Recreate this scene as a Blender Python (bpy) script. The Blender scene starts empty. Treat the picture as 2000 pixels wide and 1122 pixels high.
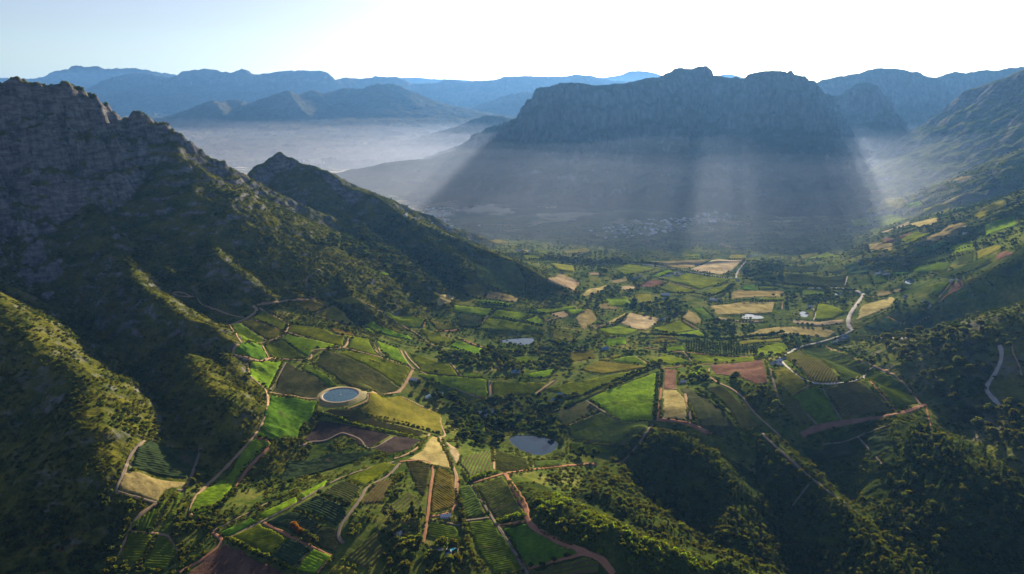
import bpy, math, random, time
import numpy as np
T0 = time.time()
random.seed(7); RNG = np.random.default_rng(7)
S = bpy.context.scene
C = S.collection
R = math.radians

# ------------------------------------------------------------ camera, sky, sun, exposure
PITCH = R(14.5); CAMZ = 700.0; FPX = 1376.0
cd = bpy.data.cameras.new('camera'); cam = bpy.data.objects.new('camera', cd); C.objects.link(cam)
cam.location = (0, 0, CAMZ); cam.rotation_euler = (R(90) - PITCH, 0, 0)
cd.sensor_width = 36; cd.lens = 36 * FPX / 2000; cd.clip_start = 1; cd.clip_end = 200000
S.camera = cam

SUN_AZ = R(15.8)      # to the right of the view direction (+Y)
SUN_EL = R(14.0)
sl = bpy.data.lights.new('sun', 'SUN'); sl.energy = 5.0; sl.angle = R(0.5); sl.color = (1.0, 0.83, 0.58)
so = bpy.data.objects.new('sun', sl); C.objects.link(so)
so.location = (0, 0, 3000)
so.rotation_euler = (R(90) - SUN_EL, 0, -SUN_AZ + math.pi)   # light travels toward the camera
W = bpy.data.worlds.new("World"); S.world = W; W.use_nodes = True
wn = W.node_tree.nodes; bg = wn['Background']
sky = wn.new('ShaderNodeTexSky'); sky.sky_type = 'NISHITA'; sky.sun_disc = False
sky.sun_elevation = SUN_EL; sky.sun_rotation = SUN_AZ; sky.altitude = 700
sky.air_density = 1.0; sky.dust_density = 1.2; sky.ozone_density = 2.2
hs_sky = wn.new('ShaderNodeHueSaturation'); hs_sky.inputs['Saturation'].default_value = 0.8; hs_sky.inputs['Hue'].default_value = 0.53
W.node_tree.links.new(sky.outputs[0], hs_sky.inputs['Color']); W.node_tree.links.new(hs_sky.outputs[0], bg.inputs[0]); bg.inputs[1].default_value = 0.043
S.view_settings.view_transform = 'Standard'; S.view_settings.look = 'None'
S.view_settings.exposure = 1.6; S.view_settings.gamma = 1.0
HAZE_DENSITY = 1.5e-5; HAZE_ANISO = 0.42; HAZE_COL = (0.16, 0.42, 1.0)
MIST_DENSITY = 7.5e-5; MIST_ANISO = 0.72; MIST_COL = (0.66, 0.74, 1.0)

# ------------------------------------------------------------ projection helpers (reference pixels 2000 x 1122)
SP, CP = math.sin(PITCH), math.cos(PITCH)
def ray(px, py):
    u = px - 1000.0; v = 561.0 - py
    return u, FPX * CP + v * SP, -FPX * SP + v * CP
def P(px, py, Y):
    a, b, c = ray(px, py); k = Y / b
    return (a * k, Y, CAMZ + c * k)
def PZ(px, py, z):
    a, b, c = ray(px, py); k = (z - CAMZ) / c
    return (a * k, b * k)

# ------------------------------------------------------------ noise
_perm = np.random.default_rng(3).permutation(512).astype(np.int32) % 256
_perm = np.concatenate([_perm, _perm])
_ga = np.linspace(0, 2 * np.pi, 256, endpoint=False).astype(np.float32)
_gx, _gy = np.cos(_ga), np.sin(_ga)
def noise(x, y, seed=0):
    x = np.asarray(x, np.float32) + seed * 17.31; y = np.asarray(y, np.float32) - seed * 9.77
    xi = np.floor(x); yi = np.floor(y); fx = x - xi; fy = y - yi
    xi = xi.astype(np.int32) & 255; yi = yi.astype(np.int32) & 255
    u = fx * fx * fx * (fx * (fx * 6 - 15) + 10); v = fy * fy * fy * (fy * (fy * 6 - 15) + 10)
    def g(ix, iy, dx, dy):
        h = _perm[_perm[ix & 255] + (iy & 255)]
        return _gx[h] * dx + _gy[h] * dy
    a = g(xi, yi, fx, fy); b = g(xi + 1, yi, fx - 1, fy)
    c = g(xi, yi + 1, fx, fy - 1); d = g(xi + 1, yi + 1, fx - 1, fy - 1)
    return ((a + (b - a) * u) + ((c + (d - c) * u) - (a + (b - a) * u)) * v) * 1.5
def fbm(x, y, o=4, seed=0, gain=.5):
    r = 0; a = 1
    for i in range(o):
        r = r + a * noise(x, y, seed + i * 5); x = x * 2.03; y = y * 2.03; a *= gain
    return r
def ridged(x, y, o=3, seed=0):
    r = 0; a = 1
    for i in range(o):
        n = 1 - np.abs(noise(x, y, seed + i * 3)) * 1.6; r = r + a * n; x = x * 2.1; y = y * 2.1; a *= .5
    return r / 1.75

# ------------------------------------------------------------ terrain: valley floor control points (px, py, height)
FLOOR = """820,415,0;1250,450,0;1500,420,10;1700,400,40;1100,480,12;1300,505,20;1500,520,30;1700,500,60;1720,440,70;1800,420,130;1950,400,300;1900,480,230;
2000,500,290;1850,570,140;1990,620,170;1660,620,60;1400,600,42;1200,600,42;1000,610,75;1020,668,45;900,600,90;960,560,100;700,640,120;620,600,170;500,610,190;450,655,175;
560,700,150;660,770,140;800,720,100;730,720,125;900,745,85;1000,745,75;860,790,58;1045,870,62;950,810,58;1200,800,98;1270,760,100;1100,720,70;1150,680,55;1400,700,80;
1350,780,120;1400,850,128;1600,700,112;1600,790,135;1700,770,135;1780,790,118;1500,700,95;1480,800,115;1500,900,80;1900,690,15;1800,650,60;1830,620,90;1960,800,20;1650,940,25;1600,1000,8;1850,1000,60;1990,1100,30;
1100,950,115;1150,1100,130;1000,1000,120;850,900,122;700,880,128;600,910,95;500,860,140;430,930,118;350,1010,130;270,920,165;250,1080,125;600,1000,150;800,1050,130;
500,1110,120;1230,900,75;1300,960,35;1450,1060,15;100,1050,120;20,1110,110;200,760,105;230,850,110;100,850,60;330,850,120;-200,900,150;-400,600,200;2200,600,300;2300,900,150;2200,400,500;
1700,560,70;1750,620,75;1600,620,50;1250,670,55;1350,640,48;1000,1200,120;1500,1300,60;500,1300,120;1900,1250,60"""
fl = np.array([[float(v) for v in s.split(',')] for s in FLOOR.replace('\n', '').split(';')])
fxy = np.array([PZ(a, b, c) for a, b, c in fl]); fz = fl[:, 2]
extra = np.array([(-3500, 5000, 0), (-1200, 5500, 0), (1500, 5200, 0), (0, 8000, 0), (5000, 6000, 300), (-4000, 9000, 0), (6000, 9000, 300), (-3000, 2500, 300), (-600, 4200, 0), (3600, 3500, 500), (-1500, 600, 150), (0, 300, 120), (1500, 500, 80)], float)
fxy = np.vstack([fxy, extra[:, :2]]); fz = np.concatenate([fz, extra[:, 2]])
def tps(r2): return np.sqrt(r2 + 120.0 ** 2)
_n = len(fz); _A = np.zeros((_n + 3, _n + 3)); _K = tps(((fxy[:, None] - fxy[None]) ** 2).sum(-1))
_A[:_n, :_n] = _K + np.eye(_n) * -8.0
_A[:_n, _n] = 1; _A[:_n, _n + 1:] = fxy; _A[_n, :_n] = 1; _A[_n + 1:, :_n] = fxy.T
_w = np.linalg.solve(_A, np.concatenate([fz, [0, 0, 0]]))
GX = np.arange(-6500, 6501, 25.0); GY = np.arange(200, 9001, 25.0)
_gxx, _gyy = np.meshgrid(GX, GY)
FG = np.full(_gxx.shape, _w[_n]) + _w[_n + 1] * _gxx + _w[_n + 2] * _gyy
for i in range(_n):
    FG += _w[i] * tps((_gxx - fxy[i, 0]) ** 2 + (_gyy - fxy[i, 1]) ** 2)
# fade to zero in the far basin
_f = np.clip((_gyy - 3600) / 1200, 0, 1); _f2 = np.clip((_gxx - 2200) / 1500, 0, 1)
FG = FG * (1 - _f * (1 - .6 * _f2))
FG = np.maximum(FG, -20)
def bil(G, x, y, x0, y0, st):
    u = np.clip((x - x0) / st, 0, G.shape[1] - 1.001); v = np.clip((y - y0) / st, 0, G.shape[0] - 1.001)
    i = u.astype(np.int32); j = v.astype(np.int32); u = u - i; v = v - j
    return (G[j, i] * (1 - u) + G[j, i + 1] * u) * (1 - v) + (G[j + 1, i] * (1 - u) + G[j + 1, i + 1] * u) * v
def smax(a, b, k):
    return np.maximum(a, b) + np.maximum(k - np.abs(a - b), 0) ** 2 / (4 * k)

# ------------------------------------------------------------ ridges: (group, points px,py,Y, profile [(d, drop)...], gully amplitude, gully wavelength, merge)
SPUR = [(0, 0), (8, 1.5), (30, 15), (110, 74), (400, 250), (900, 500)]
SOFT = [(0, 0), (30, 4), (80, 24), (200, 90), (500, 230)]
LEFTP = [(0, 0), (20, 8), (55, 95), (90, 115), (130, 215), (180, 245), (230, 315), (420, 440), (900, 700), (1500, 950)]
PEAK2 = [(0, 0), (15, 8), (50, 70), (120, 120), (300, 250), (800, 480), (1200, 600)]
MASSIF = [(0, 0), (120, 30), (170, 150), (220, 190), (270, 370), (310, 400), (360, 520), (480, 590), (900, 760), (1500, 850), (2400, 930), (3400, 1300)]
HILL = [(0, 0), (150, 60), (600, 330), (1500, 700), (3000, 1000)]
FAR = [(0, 0), (200, 90), (900, 500), (2500, 1000), (5000, 1300)]
G_VALLEY, G_LEFT, G_PEAK, G_MASSIF, G_RIGHT, G_FAR, G_MID, G_RWALL, G_KNOLL = range(9)
RIDGES = [
 (G_LEFT, "-500,60,1700;-300,120,1850;-100,160,1980;0,152,2050;45,149,2080;75,158,2100;110,166,2130;130,159,2150;150,168,2180;175,182,2200;195,196,2230;225,220,2260;241,252,2278;252,216,2290;265,213,2290;290,226,2295;320,235,2300;345,250,2305;365,272,2315;385,293,2325;410,310,2340;428,316,2360;438,338,2380;455,350,2480;475,345,2640;487,354,2750", LEFTP, 62, 100, 20),
 (G_PEAK, "487,352,2750;494,325,2840;515,318,2900;530,305,2950;545,295,2970;565,305,2970;600,323,2950;630,330,2930;655,343,2900;670,360,2880;700,370,2860;730,382,2840;770,410,2800", PEAK2, 22, 90, 15),
 (G_PEAK, "730,382,2840;770,410,2800;800,427,2760;850,448,2700;900,470,2640;960,492,2560;1010,512,2480;1060,540,2400", [(0,0),(20,4),(80,36),(250,130),(600,300)], 8, 80, 25),
 (G_LEFT, "175,400,1955;196,440,1840;223,486,1762;250,515,1711;257,536,1670;278,561,1610;314,583,1538;339,608,1496;374,625,1473;410,634,1452;433,654,1428;435,686,1388;460,722,1328;496,765,1260", SPUR, 13, 48, 12),
 (G_LEFT, "300,628,1620;316,641,1500;342,672,1413;378,697,1333;398,740,1235;428,772,1152;456,825,1110;470,865,1090", [(0,0),(15,3),(50,22),(120,68),(400,240)], 6, 50, 12),
 (G_LEFT, "316,641,1555;290,700,1447;275,760,1331;270,830,1205", SOFT, 9, 40, 10),
 (G_LEFT, "270,480,1855;285,504,1782;328,526,1755;374,547,1740;428,572,1728;496,600,1730", SPUR, 9, 40, 12),
 (G_LEFT, "360,380,2155;396,440,2021;421,476,1921;425,495,1857;460,526,1813;499,558,1791;550,588,1795", SPUR, 13, 44, 12),
 (G_LEFT, "330,262,2275;345,300,2217;375,360,2195;440,380,2230;478,396,2210;513,456,2095;530,490,2022;560,525,1983;603,577,1860", SPUR, 14, 48, 12),
 (G_PEAK, "524,435,2485;584,460,2318;627,492,2167;667,540,1988;683,575,1898;734,606,1935", SPUR, 11, 44, 12),
 (G_PEAK, "600,323,2935;640,400,2746;700,450,2558;760,500,2356;800,540,2205;840,570,2150", SOFT, 14, 48, 12),
 (G_PEAK, "770,410,2775;850,480,2543;910,520,2377;960,560,2285", SOFT, 11, 48, 12),
 (G_LEFT, "-150,480,1490;-80,550,1442;0,595,1372;46,650,1276;78,686,1216;135,715,1192;172,750,1142;172,790,1062;176,836,986;192,903,928;170,960,890", [(0,0),(20,3),(60,30),(140,85),(400,260)], 7, 50, 12),
 (G_LEFT, "-60,530,1550;0,556,1551;25,583,1531;53,607,1495;85,633,1472;107,661,1470;130,690,1485", SPUR, 9, 40, 8),
 (G_LEFT, "20,700,1305;40,800,1158;60,900,1006;50,960,905", SOFT, 9, 40, 8),
 (G_MASSIF, "700,330,6600;771,316,6600;818,311,6650;832,313,6650;878,306,6700;914,290,6800;939,268,6900", [(0,0),(100,12),(400,100),(1200,300)], 10, 150, 20),
 (G_MASSIF, "939,267,6900;945,258,6920;965,248,6950;985,242,6960;995,236,6980;1010,230,7000;1025,228,7000;1035,222,7000;1045,205,7000;1055,188,7000;1070,170,7000;1095,162,7000;1130,162,7000;1165,167,7000;1220,162,7050;1250,156,7100;1270,152,7150;1290,150,7200;1310,140,7300;1330,131,7350;1345,134,7350;1365,130,7350;1390,146,7300;1430,152,7200;1450,150,7100;1470,143,7050;1490,140,7020;1520,138,7000;1550,144,7000;1570,155,7000;1585,168,7000;1600,182,7050;1615,200,7100;1640,235,7150;1655,265,7150", MASSIF, 82, 210, 25),
 (G_MASSIF, "1310,140,7300;1320,200,6950;1330,260,6700", [(0,0),(60,20),(110,140),(160,190),(220,380),(400,600),(900,900)], 20, 150, 15),
 (G_RIGHT, "1600,192,8000;1642,185,8000;1663,173,8000;1678,162,8000;1692,160,8000;1703,164,8000;1724,185,8000;1750,225,7900;1775,270,7800", [(0,0),(50,20),(150,200),(300,420),(700,700),(1500,900)], 35, 200, 20),
 (G_RIGHT, "1560,180,10500;1587,167,10500;1610,155,10500;1640,149,10500;1680,142,10500;1700,135,10500;1720,132,10500;1745,133,10500;1770,137,10500;1795,140,10500;1815,150,10500;1830,152,11000;1850,143,11000;1870,139,11000;1885,144,11000;1900,140,11000;1925,136,11000;1950,137,11000;1975,132,11000;2000,130,11000;2300,120,11000", [(0,0),(100,40),(400,500),(900,800),(2500,1200)], 70, 350, 30),
 (G_RWALL, "1852,262,6500;1860,215,6500;1885,185,6400;1906,171,6300;1928,164,6200;1960,153,6000;1991,139,5800;2100,110,5400;2300,60,4700;2600,0,4200", [(0,0),(80,40),(200,200),(500,420),(1200,850),(2500,1400)], 45, 220, 30),
 (G_RWALL, "2250,90,5200;2100,165,5250;2030,205,5300;1960,250,5300;1900,292,5200;1850,330,5000", [(0,0),(40,10),(150,80),(500,300),(900,480)], 20, 110, 20),
 (G_RWALL, "2250,150,4080;2100,250,4008;2020,300,3910;1960,345,3807;1900,375,3765;1840,400,3775", [(0,0),(40,10),(150,80),(500,280)], 16, 90, 20),
 (G_RWALL, "2300,260,2850;2150,330,2780;2050,370,2710;1980,410,2600;1900,440,2595", [(0,0),(40,8),(150,60),(500,240)], 12, 90, 20),
 (G_FAR, "-400,150,27000;-100,150,27000;0,152,27000;65,153,27000;95,147,27000;110,138,27000;130,134,27000;148,126,27000;175,131,27000;185,128,27000;205,134,27000;235,133,27000;262,132,27000;300,139,27000;340,145,27000;380,160,27000", FAR, 160, 900, 60),
 (G_FAR, "100,200,21000;180,168,21000;215,152,21000;245,143,21000;262,141,21000;290,143,21000;330,150,21000;345,150,21000;360,138,21000;400,134,21000;430,137,21000;450,142,21000;472,134,21000;492,145,21000;530,142,21000;555,138,21000;585,136,21000;625,138,21000;655,155,21000;675,151,21500;700,153,22000;730,151,22000;745,149,22000;775,150,22000;795,163,22000;825,163,22000;850,160,22000;880,154,22000;905,160,22000;935,157,22000;965,155,22000;985,149,22000;1025,147,22000;1060,149,22000;1100,149,22000;1120,145,22000;1150,146,22000;1175,154,22000;1300,165,22000", FAR, 150, 700, 60),
 (G_FAR, "700,165,32000;735,147,32000;750,155,32000;775,150,32000;1100,165,32000;1160,150,32000;1180,152,32000;1210,146,32000;1230,139,32000;1260,138,32000;1290,146,32000;1330,150,32000;1395,149,32000;1425,143,32000;1445,150,32000;1600,170,32000", FAR, 150, 900, 60),
 (G_MID, "330,250,13000;345,237,13000;370,218,13000;395,203,13000;415,196,13000;430,202,13000;440,196,13500;465,194,13500;480,202,13500;500,196,13500;520,190,13500;540,184,13500;561,177,13500;580,187,13500;600,178,14000;612,175,14000;635,184,14000;655,176,14500;675,170,14500;695,173,14500;715,170,14500;740,164,14500;770,163,14500;800,176,14500;830,190,14500;880,210,14500;920,226,14500;980,245,14500", [(0,0),(60,25),(300,150),(900,380),(2000,600),(3500,750)], 55, 380, 40),
 (G_MID, "561,177,13500;590,215,12600;620,240,12000;660,262,11400", [(0,0),(60,20),(400,160),(1200,400)], 40, 300, 40),
 (G_MID, "415,196,13000;440,225,12300;470,245,11800;500,262,11300", [(0,0),(60,20),(400,160),(1200,400)], 40, 300, 40),
 (G_MID, "740,164,14500;760,200,13500;800,225,12800", [(0,0),(60,20),(400,160),(1200,400)], 40, 300, 40),
 (G_MID, "900,225,16500;950,207,16500;985,187,16500;1020,179,16500;1053,182,16500;1120,190,16500", [(0,0),(200,60),(800,300),(2000,600)], 40, 400, 40),
 (G_MID, "760,285,9300;807,271,9400;860,256,9500;903,250,9500;928,234,9600;950,225,9600;978,226,9600;1000,232,9600;1060,235,9600", [(0,0),(80,20),(300,110),(900,300)], 25, 220, 30),
 (G_KNOLL, "1500,850,1185;1560,900,1090;1620,960,1003;1680,1020,917;1740,1085,833;1780,1140,765", [(0,0),(8,2),(30,18),(100,72),(300,190)], 4, 40, 10),
 (G_KNOLL, "1250,835,1220;1320,848,1156;1375,880,1106;1402,920,1058;1430,985,995;1420,1040,915", [(0,0),(15,4),(50,26),(140,80)], 5, 40, 10),
 (G_KNOLL, "1020,950,970;1100,990,858;1180,1030,796;1290,1070,783;1400,1100,793;1500,1135,800", [(0,0),(15,3),(50,20),(140,76)], 4, 40, 10),
 (G_KNOLL, "1200,905,1140;1180,960,952;1240,1010,873;1330,1050,885", [(0,0),(15,4),(50,22),(140,76)], 4, 40, 8),
 (G_KNOLL, "1760,815,1235;1850,870,1095;1930,930,995;2010,1010,920;2100,1080,855", [(0,0),(20,3),(80,24),(200,80)], 5, 45, 12),
 (G_KNOLL, "1850,870,1130;1830,950,1022;1790,1020,936;1760,1100,855", SOFT, 9, 36, 12),
 (G_RWALL, "2300,480,1350;2120,560,1437;2010,600,1513;1975,650,1536;1960,700,1513;1950,740,1405;1990,800,1210;2060,860,1070", [(0,0),(25,6),(80,40),(250,150),(600,330)], 7, 60, 12),
]
def profile(d, prof):
    return np.interp(d, [p[0] for p in prof], [p[1] for p in prof]).astype(np.float32)
def raw_height(x, y):
    """valley floor + ridges; returns height and the index of the dominating group"""
    sh = x.shape; x = x.ravel().astype(np.float32); y = y.ravel().astype(np.float32)
    rho = np.hypot(x, y)
    wk = np.clip(rho / 2500, .35, 4)
    h = bil(FG, x, y, GX[0], GY[0], 25.0).astype(np.float32)
    near = rho < 9500
    h[~near] = 0
    h += (fbm(x / 260, y / 260, 4, 11) * 7 * np.clip(rho / 3000, .4, 4)).astype(np.float32)
    gid = np.zeros(len(x), np.int8)
    wx = x + fbm(x / 120, y / 120, 3, 21) * 14 * wk * .6; wy = y + fbm(x / 120, y / 120, 3, 31) * 14 * wk * .6
    order = np.arange(len(x))
    for grp, pts, prof, ga, gl, mg in RIDGES:
        pp = np.array([P(*[float(v) for v in s.split(',')]) for s in pts.split(';')], np.float32)
        zr = pp[:, 2].max() + 30; reach = np.interp(zr, [p[1] for p in prof], [p[0] for p in prof]) if zr < prof[-1][1] else prof[-1][0] + (zr - prof[-1][1]) * 3
        reach = min(reach, prof[-1][0] * 1.6)
        m = order[(x > pp[:, 0].min() - reach) & (x < pp[:, 0].max() + reach) & (y > pp[:, 1].min() - reach) & (y < pp[:, 1].max() + reach)]
        if len(m) == 0: continue
        wf = .35 if prof in (LEFTP, PEAK2) else 1.0
        X = x[m] + (wx[m] - x[m]) * wf; Y = y[m] + (wy[m] - y[m]) * wf; best = np.full(len(m), -1e9, np.float32); bs = np.zeros(len(m), np.float32); bd = np.zeros(len(m), np.float32); bz = np.zeros(len(m), np.float32)
        L = 0
        sl_end = (prof[-1][1] - prof[-2][1]) / (prof[-1][0] - prof[-2][0])
        for a, b in zip(pp[:-1], pp[1:]):
            ab = b[:2] - a[:2]; ll = float(ab @ ab); ln = math.sqrt(ll)
            t = np.clip(((X - a[0]) * ab[0] + (Y - a[1]) * ab[1]) / ll, 0, 1)
            d = np.hypot(X - a[0] - t * ab[0], Y - a[1] - t * ab[1])
            zr_ = a[2] + t * (b[2] - a[2]); z = zr_ - profile(d, prof) - np.maximum(d - prof[-1][0], 0) * sl_end
            k = z > best
            best[k] = z[k]; bs[k] = (L + t * ln)[k]; bd[k] = d[k]; bz[k] = zr_[k]; L += ln
        g = ridged(bs / gl + fbm(X / gl / 2, Y / gl / 2, 2, 5) * .7, bd / (gl * 3.5) + grp * 3, 3, 7 + grp)
        am = np.clip((best - h[m] + ga) / (ga * 3), 0, 1)
        best += (g - (.95 if wf < 1 else .75)) * ga * np.clip(bd / (gl * .8), .2 if wf < 1 else .06, 1) * am
        rough = fbm(X / (gl * .5), Y / (gl * .5), 4, 40 + grp) * ga * (.35 if wf < 1 or grp not in (G_LEFT, G_PEAK) else .2)
        best += rough * np.clip(bd / (gl * .3), .7 if wf < 1 else .25, 1) * am
        best = np.minimum(best, bz + ga * .07 * noise(X / (gl * .2), Y / (gl * .2), 71))
        hm = h[m]
        gm = gid[m]; gm[best > hm] = grp; gid[m] = gm
        h[m] = smax(hm, best, float(mg))
    return h.reshape(sh), gid.reshape(sh)

# terraces (sandstone strata) on the cliffs
def strata(h, gid, x, y, slope):
    out = h.copy()
    for grp, step, lo in ((G_LEFT, 30, 330), (G_PEAK, 24, 330), (G_MASSIF, 120, 330)):
        m = (gid == grp) & (h > lo)
        if not m.any(): continue
        hh = h[m] + fbm(x[m] / (step * 7), y[m] / (step * 7), 3, 60 + grp) * step * .9
        q = hh / step; f = q - np.floor(q)
        f2 = np.where(f < .55, f * .35, .1925 + (f - .55) * (0.8075 / .45))
        w = np.clip((h[m] - lo) / (step * 3), 0, 1) * np.clip((slope[m] - .45) / .3, 0, 1)
        out[m] = h[m] + (f2 - f) * step * w * (.75 if grp in (G_LEFT, G_PEAK) else .3) * np.clip(noise(x[m] / 90, y[m] / 90, 77) * 1.5 + .6, 0, 1)
    return out

# ------------------------------------------------------------ terrain grid (fan around the valley, finer where it is near)
NC, NR = 1150, 1900
AMAX = R(47)
ang = np.linspace(-AMAX, AMAX, NC).astype(np.float32)
R0, R1 = 420.0, 46000.0
_u = np.linspace(0, 1, NR)
lr = np.interp(_u, [0, .12, .72, .86, 1], [math.log(R0), math.log(820), math.log(5200), math.log(11500), math.log(R1)])
LR = lr.astype(np.float64); rad = np.exp(LR).astype(np.float32)
AA, RR = np.meshgrid(ang, rad)
TX = (RR * np.sin(AA)).astype(np.float32); TY = (RR * np.cos(AA)).astype(np.float32)
TZ, GID = raw_height(TX, TY)
def slope_of(Z):
    gx = np.gradient(Z, axis=1) / np.maximum(RR * (ang[1] - ang[0]), .01); gy = np.gradient(Z, axis=0) / np.gradient(RR, axis=0)
    return np.hypot(gx, gy)
TZ = strata(TZ, GID, TX, TY, slope_of(TZ))
print('terrain', time.time() - T0)
def hz(x, y):
    x = np.asarray(x, float); y = np.asarray(y, float)
    a = (np.arctan2(x, y) + AMAX) / (2 * AMAX) * (NC - 1); r = np.interp(np.log(np.hypot(x, y)), LR, np.arange(NR))
    a = np.clip(a, 0, NC - 1.001); r = np.clip(r, 0, NR - 1.001)
    i = a.astype(int); j = r.astype(int); a = a - i; r = r - j
    return (TZ[j, i] * (1 - a) + TZ[j, i + 1] * a) * (1 - r) + (TZ[j + 1, i] * (1 - a) + TZ[j + 1, i + 1] * a) * r
def hit(px, py):
    """first point of the terrain seen through reference pixel(s)"""
    px = np.atleast_1d(np.asarray(px, float)); py = np.atleast_1d(np.asarray(py, float))
    a, b, c = ray(px, py); n = np.hypot(a, b)
    dist = np.exp(np.linspace(math.log(R0 + 5), math.log(44000), 1800))
    out = np.zeros((len(px), 3))
    for i in range(len(px)):
        x = a[i] / n[i] * dist; y = b[i] / n[i] * dist; z = CAMZ + c[i] / n[i] * dist
        g = hz(x, y); k = np.argmax(z < g)
        if z[k] >= g[k]: k = len(dist) - 1
        k = max(k, 1); d0 = z[k - 1] - g[k - 1]; d1 = z[k] - g[k]; t = d0 / (d0 - d1 + 1e-9)
        d = dist[k - 1] + t * (dist[k] - dist[k - 1])
        out[i] = (a[i] / n[i] * d, b[i] / n[i] * d, CAMZ + c[i] / n[i] * d)
    return out

# ------------------------------------------------------------ material helpers
class N:
    def __init__(s, name, disp=False):
        s.m = bpy.data.materials.new(name); s.m.use_nodes = True; s.t = s.m.node_tree; s.n = s.t.nodes; s.n.clear()
        s.out = s.n.new('ShaderNodeOutputMaterial')
        s.co = s.n.new('ShaderNodeTexCoord').outputs['Object']
    def l(s, a, b): s.t.links.new(a, b)
    def node(s, ty, **kw):
        x = s.n.new(ty)
        for k, v in kw.items(): setattr(x, k, v)
        return x
    def setin(s, sock, v):
        if hasattr(v, 'is_output'): s.l(v, sock)
        else: sock.default_value = v
    def mapping(s, scale=(1, 1, 1), rot=(0, 0, 0)):
        m = s.node('ShaderNodeMapping'); m.inputs['Scale'].default_value = scale; m.inputs['Rotation'].default_value = rot; s.l(s.co, m.inputs['Vector']); return m.outputs[0]
    def noise(s, scale, detail=4, rough=.55, vec=None, dist=0):
        x = s.node('ShaderNodeTexNoise'); x.inputs['Scale'].default_value = scale; x.inputs['Detail'].default_value = detail; x.inputs['Roughness'].default_value = rough; x.inputs['Distortion'].default_value = dist
        s.l(vec or s.co, x.inputs['Vector']); return x.outputs['Fac']
    def voro(s, scale, out='Color', vec=None, feature='F1'):
        x = s.node('ShaderNodeTexVoronoi'); x.feature = feature; x.inputs['Scale'].default_value = scale; s.l(vec or s.co, x.inputs['Vector']); return x.outputs[out]
    def ramp(s, fac, stops, interp='LINEAR'):
        x = s.node('ShaderNodeValToRGB'); x.color_ramp.interpolation = interp; e = x.color_ramp.elements
        while len(e) > 1: e.remove(e[-1])
        for i, (p, c) in enumerate(stops):
            q = e[0] if i == 0 else e.new(p); q.position = p
            c = (c, c, c) if not isinstance(c, tuple) else c; q.color = (*c, 1)
        s.l(fac, x.inputs[0]); return x.outputs[0]
    def math(s, op, a, b=0.0, clamp=False):
        x = s.node('ShaderNodeMath', operation=op, use_clamp=clamp); s.setin(x.inputs[0], a); s.setin(x.inputs[1], b); return x.outputs[0]
    def mix(s, f, a, b, mode='MIX'):
        x = s.node('ShaderNodeMix', data_type='RGBA', blend_type=mode); s.setin(x.inputs[0], f)
        s.setin(x.inputs[6], a if hasattr(a, 'is_output') else (*a, 1)); s.setin(x.inputs[7], b if hasattr(b, 'is_output') else (*b, 1)); return x.outputs[2]
    def up(s):
        g = s.node('ShaderNodeNewGeometry'); x = s.node('ShaderNodeSeparateXYZ'); s.l(g.outputs['Normal'], x.inputs[0]); return x.outputs[2]
    def height(s):
        x = s.node('ShaderNodeSeparateXYZ'); s.l(s.co, x.inputs[0]); return x.outputs[2]
    def done(s, col, rough=.95, bump=None, bstr=.5, bdist=1.0, spec=0.0, trans=0.0, extra=None):
        b = s.node('ShaderNodeBsdfPrincipled'); s.setin(b.inputs['Base Color'], col if hasattr(col, 'is_output') else (*col, 1))
        s.setin(b.inputs['Roughness'], rough); b.inputs['Specular IOR Level'].default_value = spec
        if bump is not None:
            q = s.node('ShaderNodeBump'); q.inputs['Strength'].default_value = bstr; q.inputs['Distance'].default_value = bdist; s.l(bump, q.inputs['Height']); s.l(q.outputs[0], b.inputs['Normal'])
        o = b.outputs[0]
        if trans:
            t = s.node('ShaderNodeBsdfTranslucent'); s.l(s.mix(1.0, col, (3.0, 2.6, .7), 'MULTIPLY'), t.inputs[0])   # leaves let yellow green light through
            m = s.node('ShaderNodeMixShader'); m.inputs[0].default_value = trans; s.l(o, m.inputs[1]); s.l(t.outputs[0], m.inputs[2]); o = m.outputs[0]
        s.l(o, s.out.inputs['Surface']); return s.m

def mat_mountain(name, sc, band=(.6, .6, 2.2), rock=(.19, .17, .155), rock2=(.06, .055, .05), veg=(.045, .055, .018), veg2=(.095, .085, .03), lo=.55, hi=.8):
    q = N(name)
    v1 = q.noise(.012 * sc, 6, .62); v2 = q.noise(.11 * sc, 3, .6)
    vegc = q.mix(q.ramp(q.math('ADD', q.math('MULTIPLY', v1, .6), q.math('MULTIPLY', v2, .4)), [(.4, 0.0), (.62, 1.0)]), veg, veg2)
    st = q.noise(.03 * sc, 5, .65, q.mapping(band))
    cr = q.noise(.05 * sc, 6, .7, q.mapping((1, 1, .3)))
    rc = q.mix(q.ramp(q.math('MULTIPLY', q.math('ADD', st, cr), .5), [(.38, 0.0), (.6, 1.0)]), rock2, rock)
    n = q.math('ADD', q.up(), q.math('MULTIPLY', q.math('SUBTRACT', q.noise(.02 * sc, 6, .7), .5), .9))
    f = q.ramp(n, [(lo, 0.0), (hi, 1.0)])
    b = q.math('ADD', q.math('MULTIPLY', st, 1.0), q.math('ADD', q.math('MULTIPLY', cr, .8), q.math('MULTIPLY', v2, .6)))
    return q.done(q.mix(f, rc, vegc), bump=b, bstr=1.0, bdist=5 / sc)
M = {}
M['left'] = mat_mountain('sandstone_and_fynbos', 1.6, rock=(.22, .215, .22), rock2=(.035, .038, .046), veg=(.035, .050, .008), veg2=(.125, .12, .018), lo=.52, hi=.80)
M['massif'] = mat_mountain('massif_rock', .5, (1.6, 1.6, .35), rock=(.12, .115, .11), rock2=(.05, .05, .05), veg=(.03, .04, .015), veg2=(.06, .06, .025), lo=.5, hi=.75)
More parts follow.
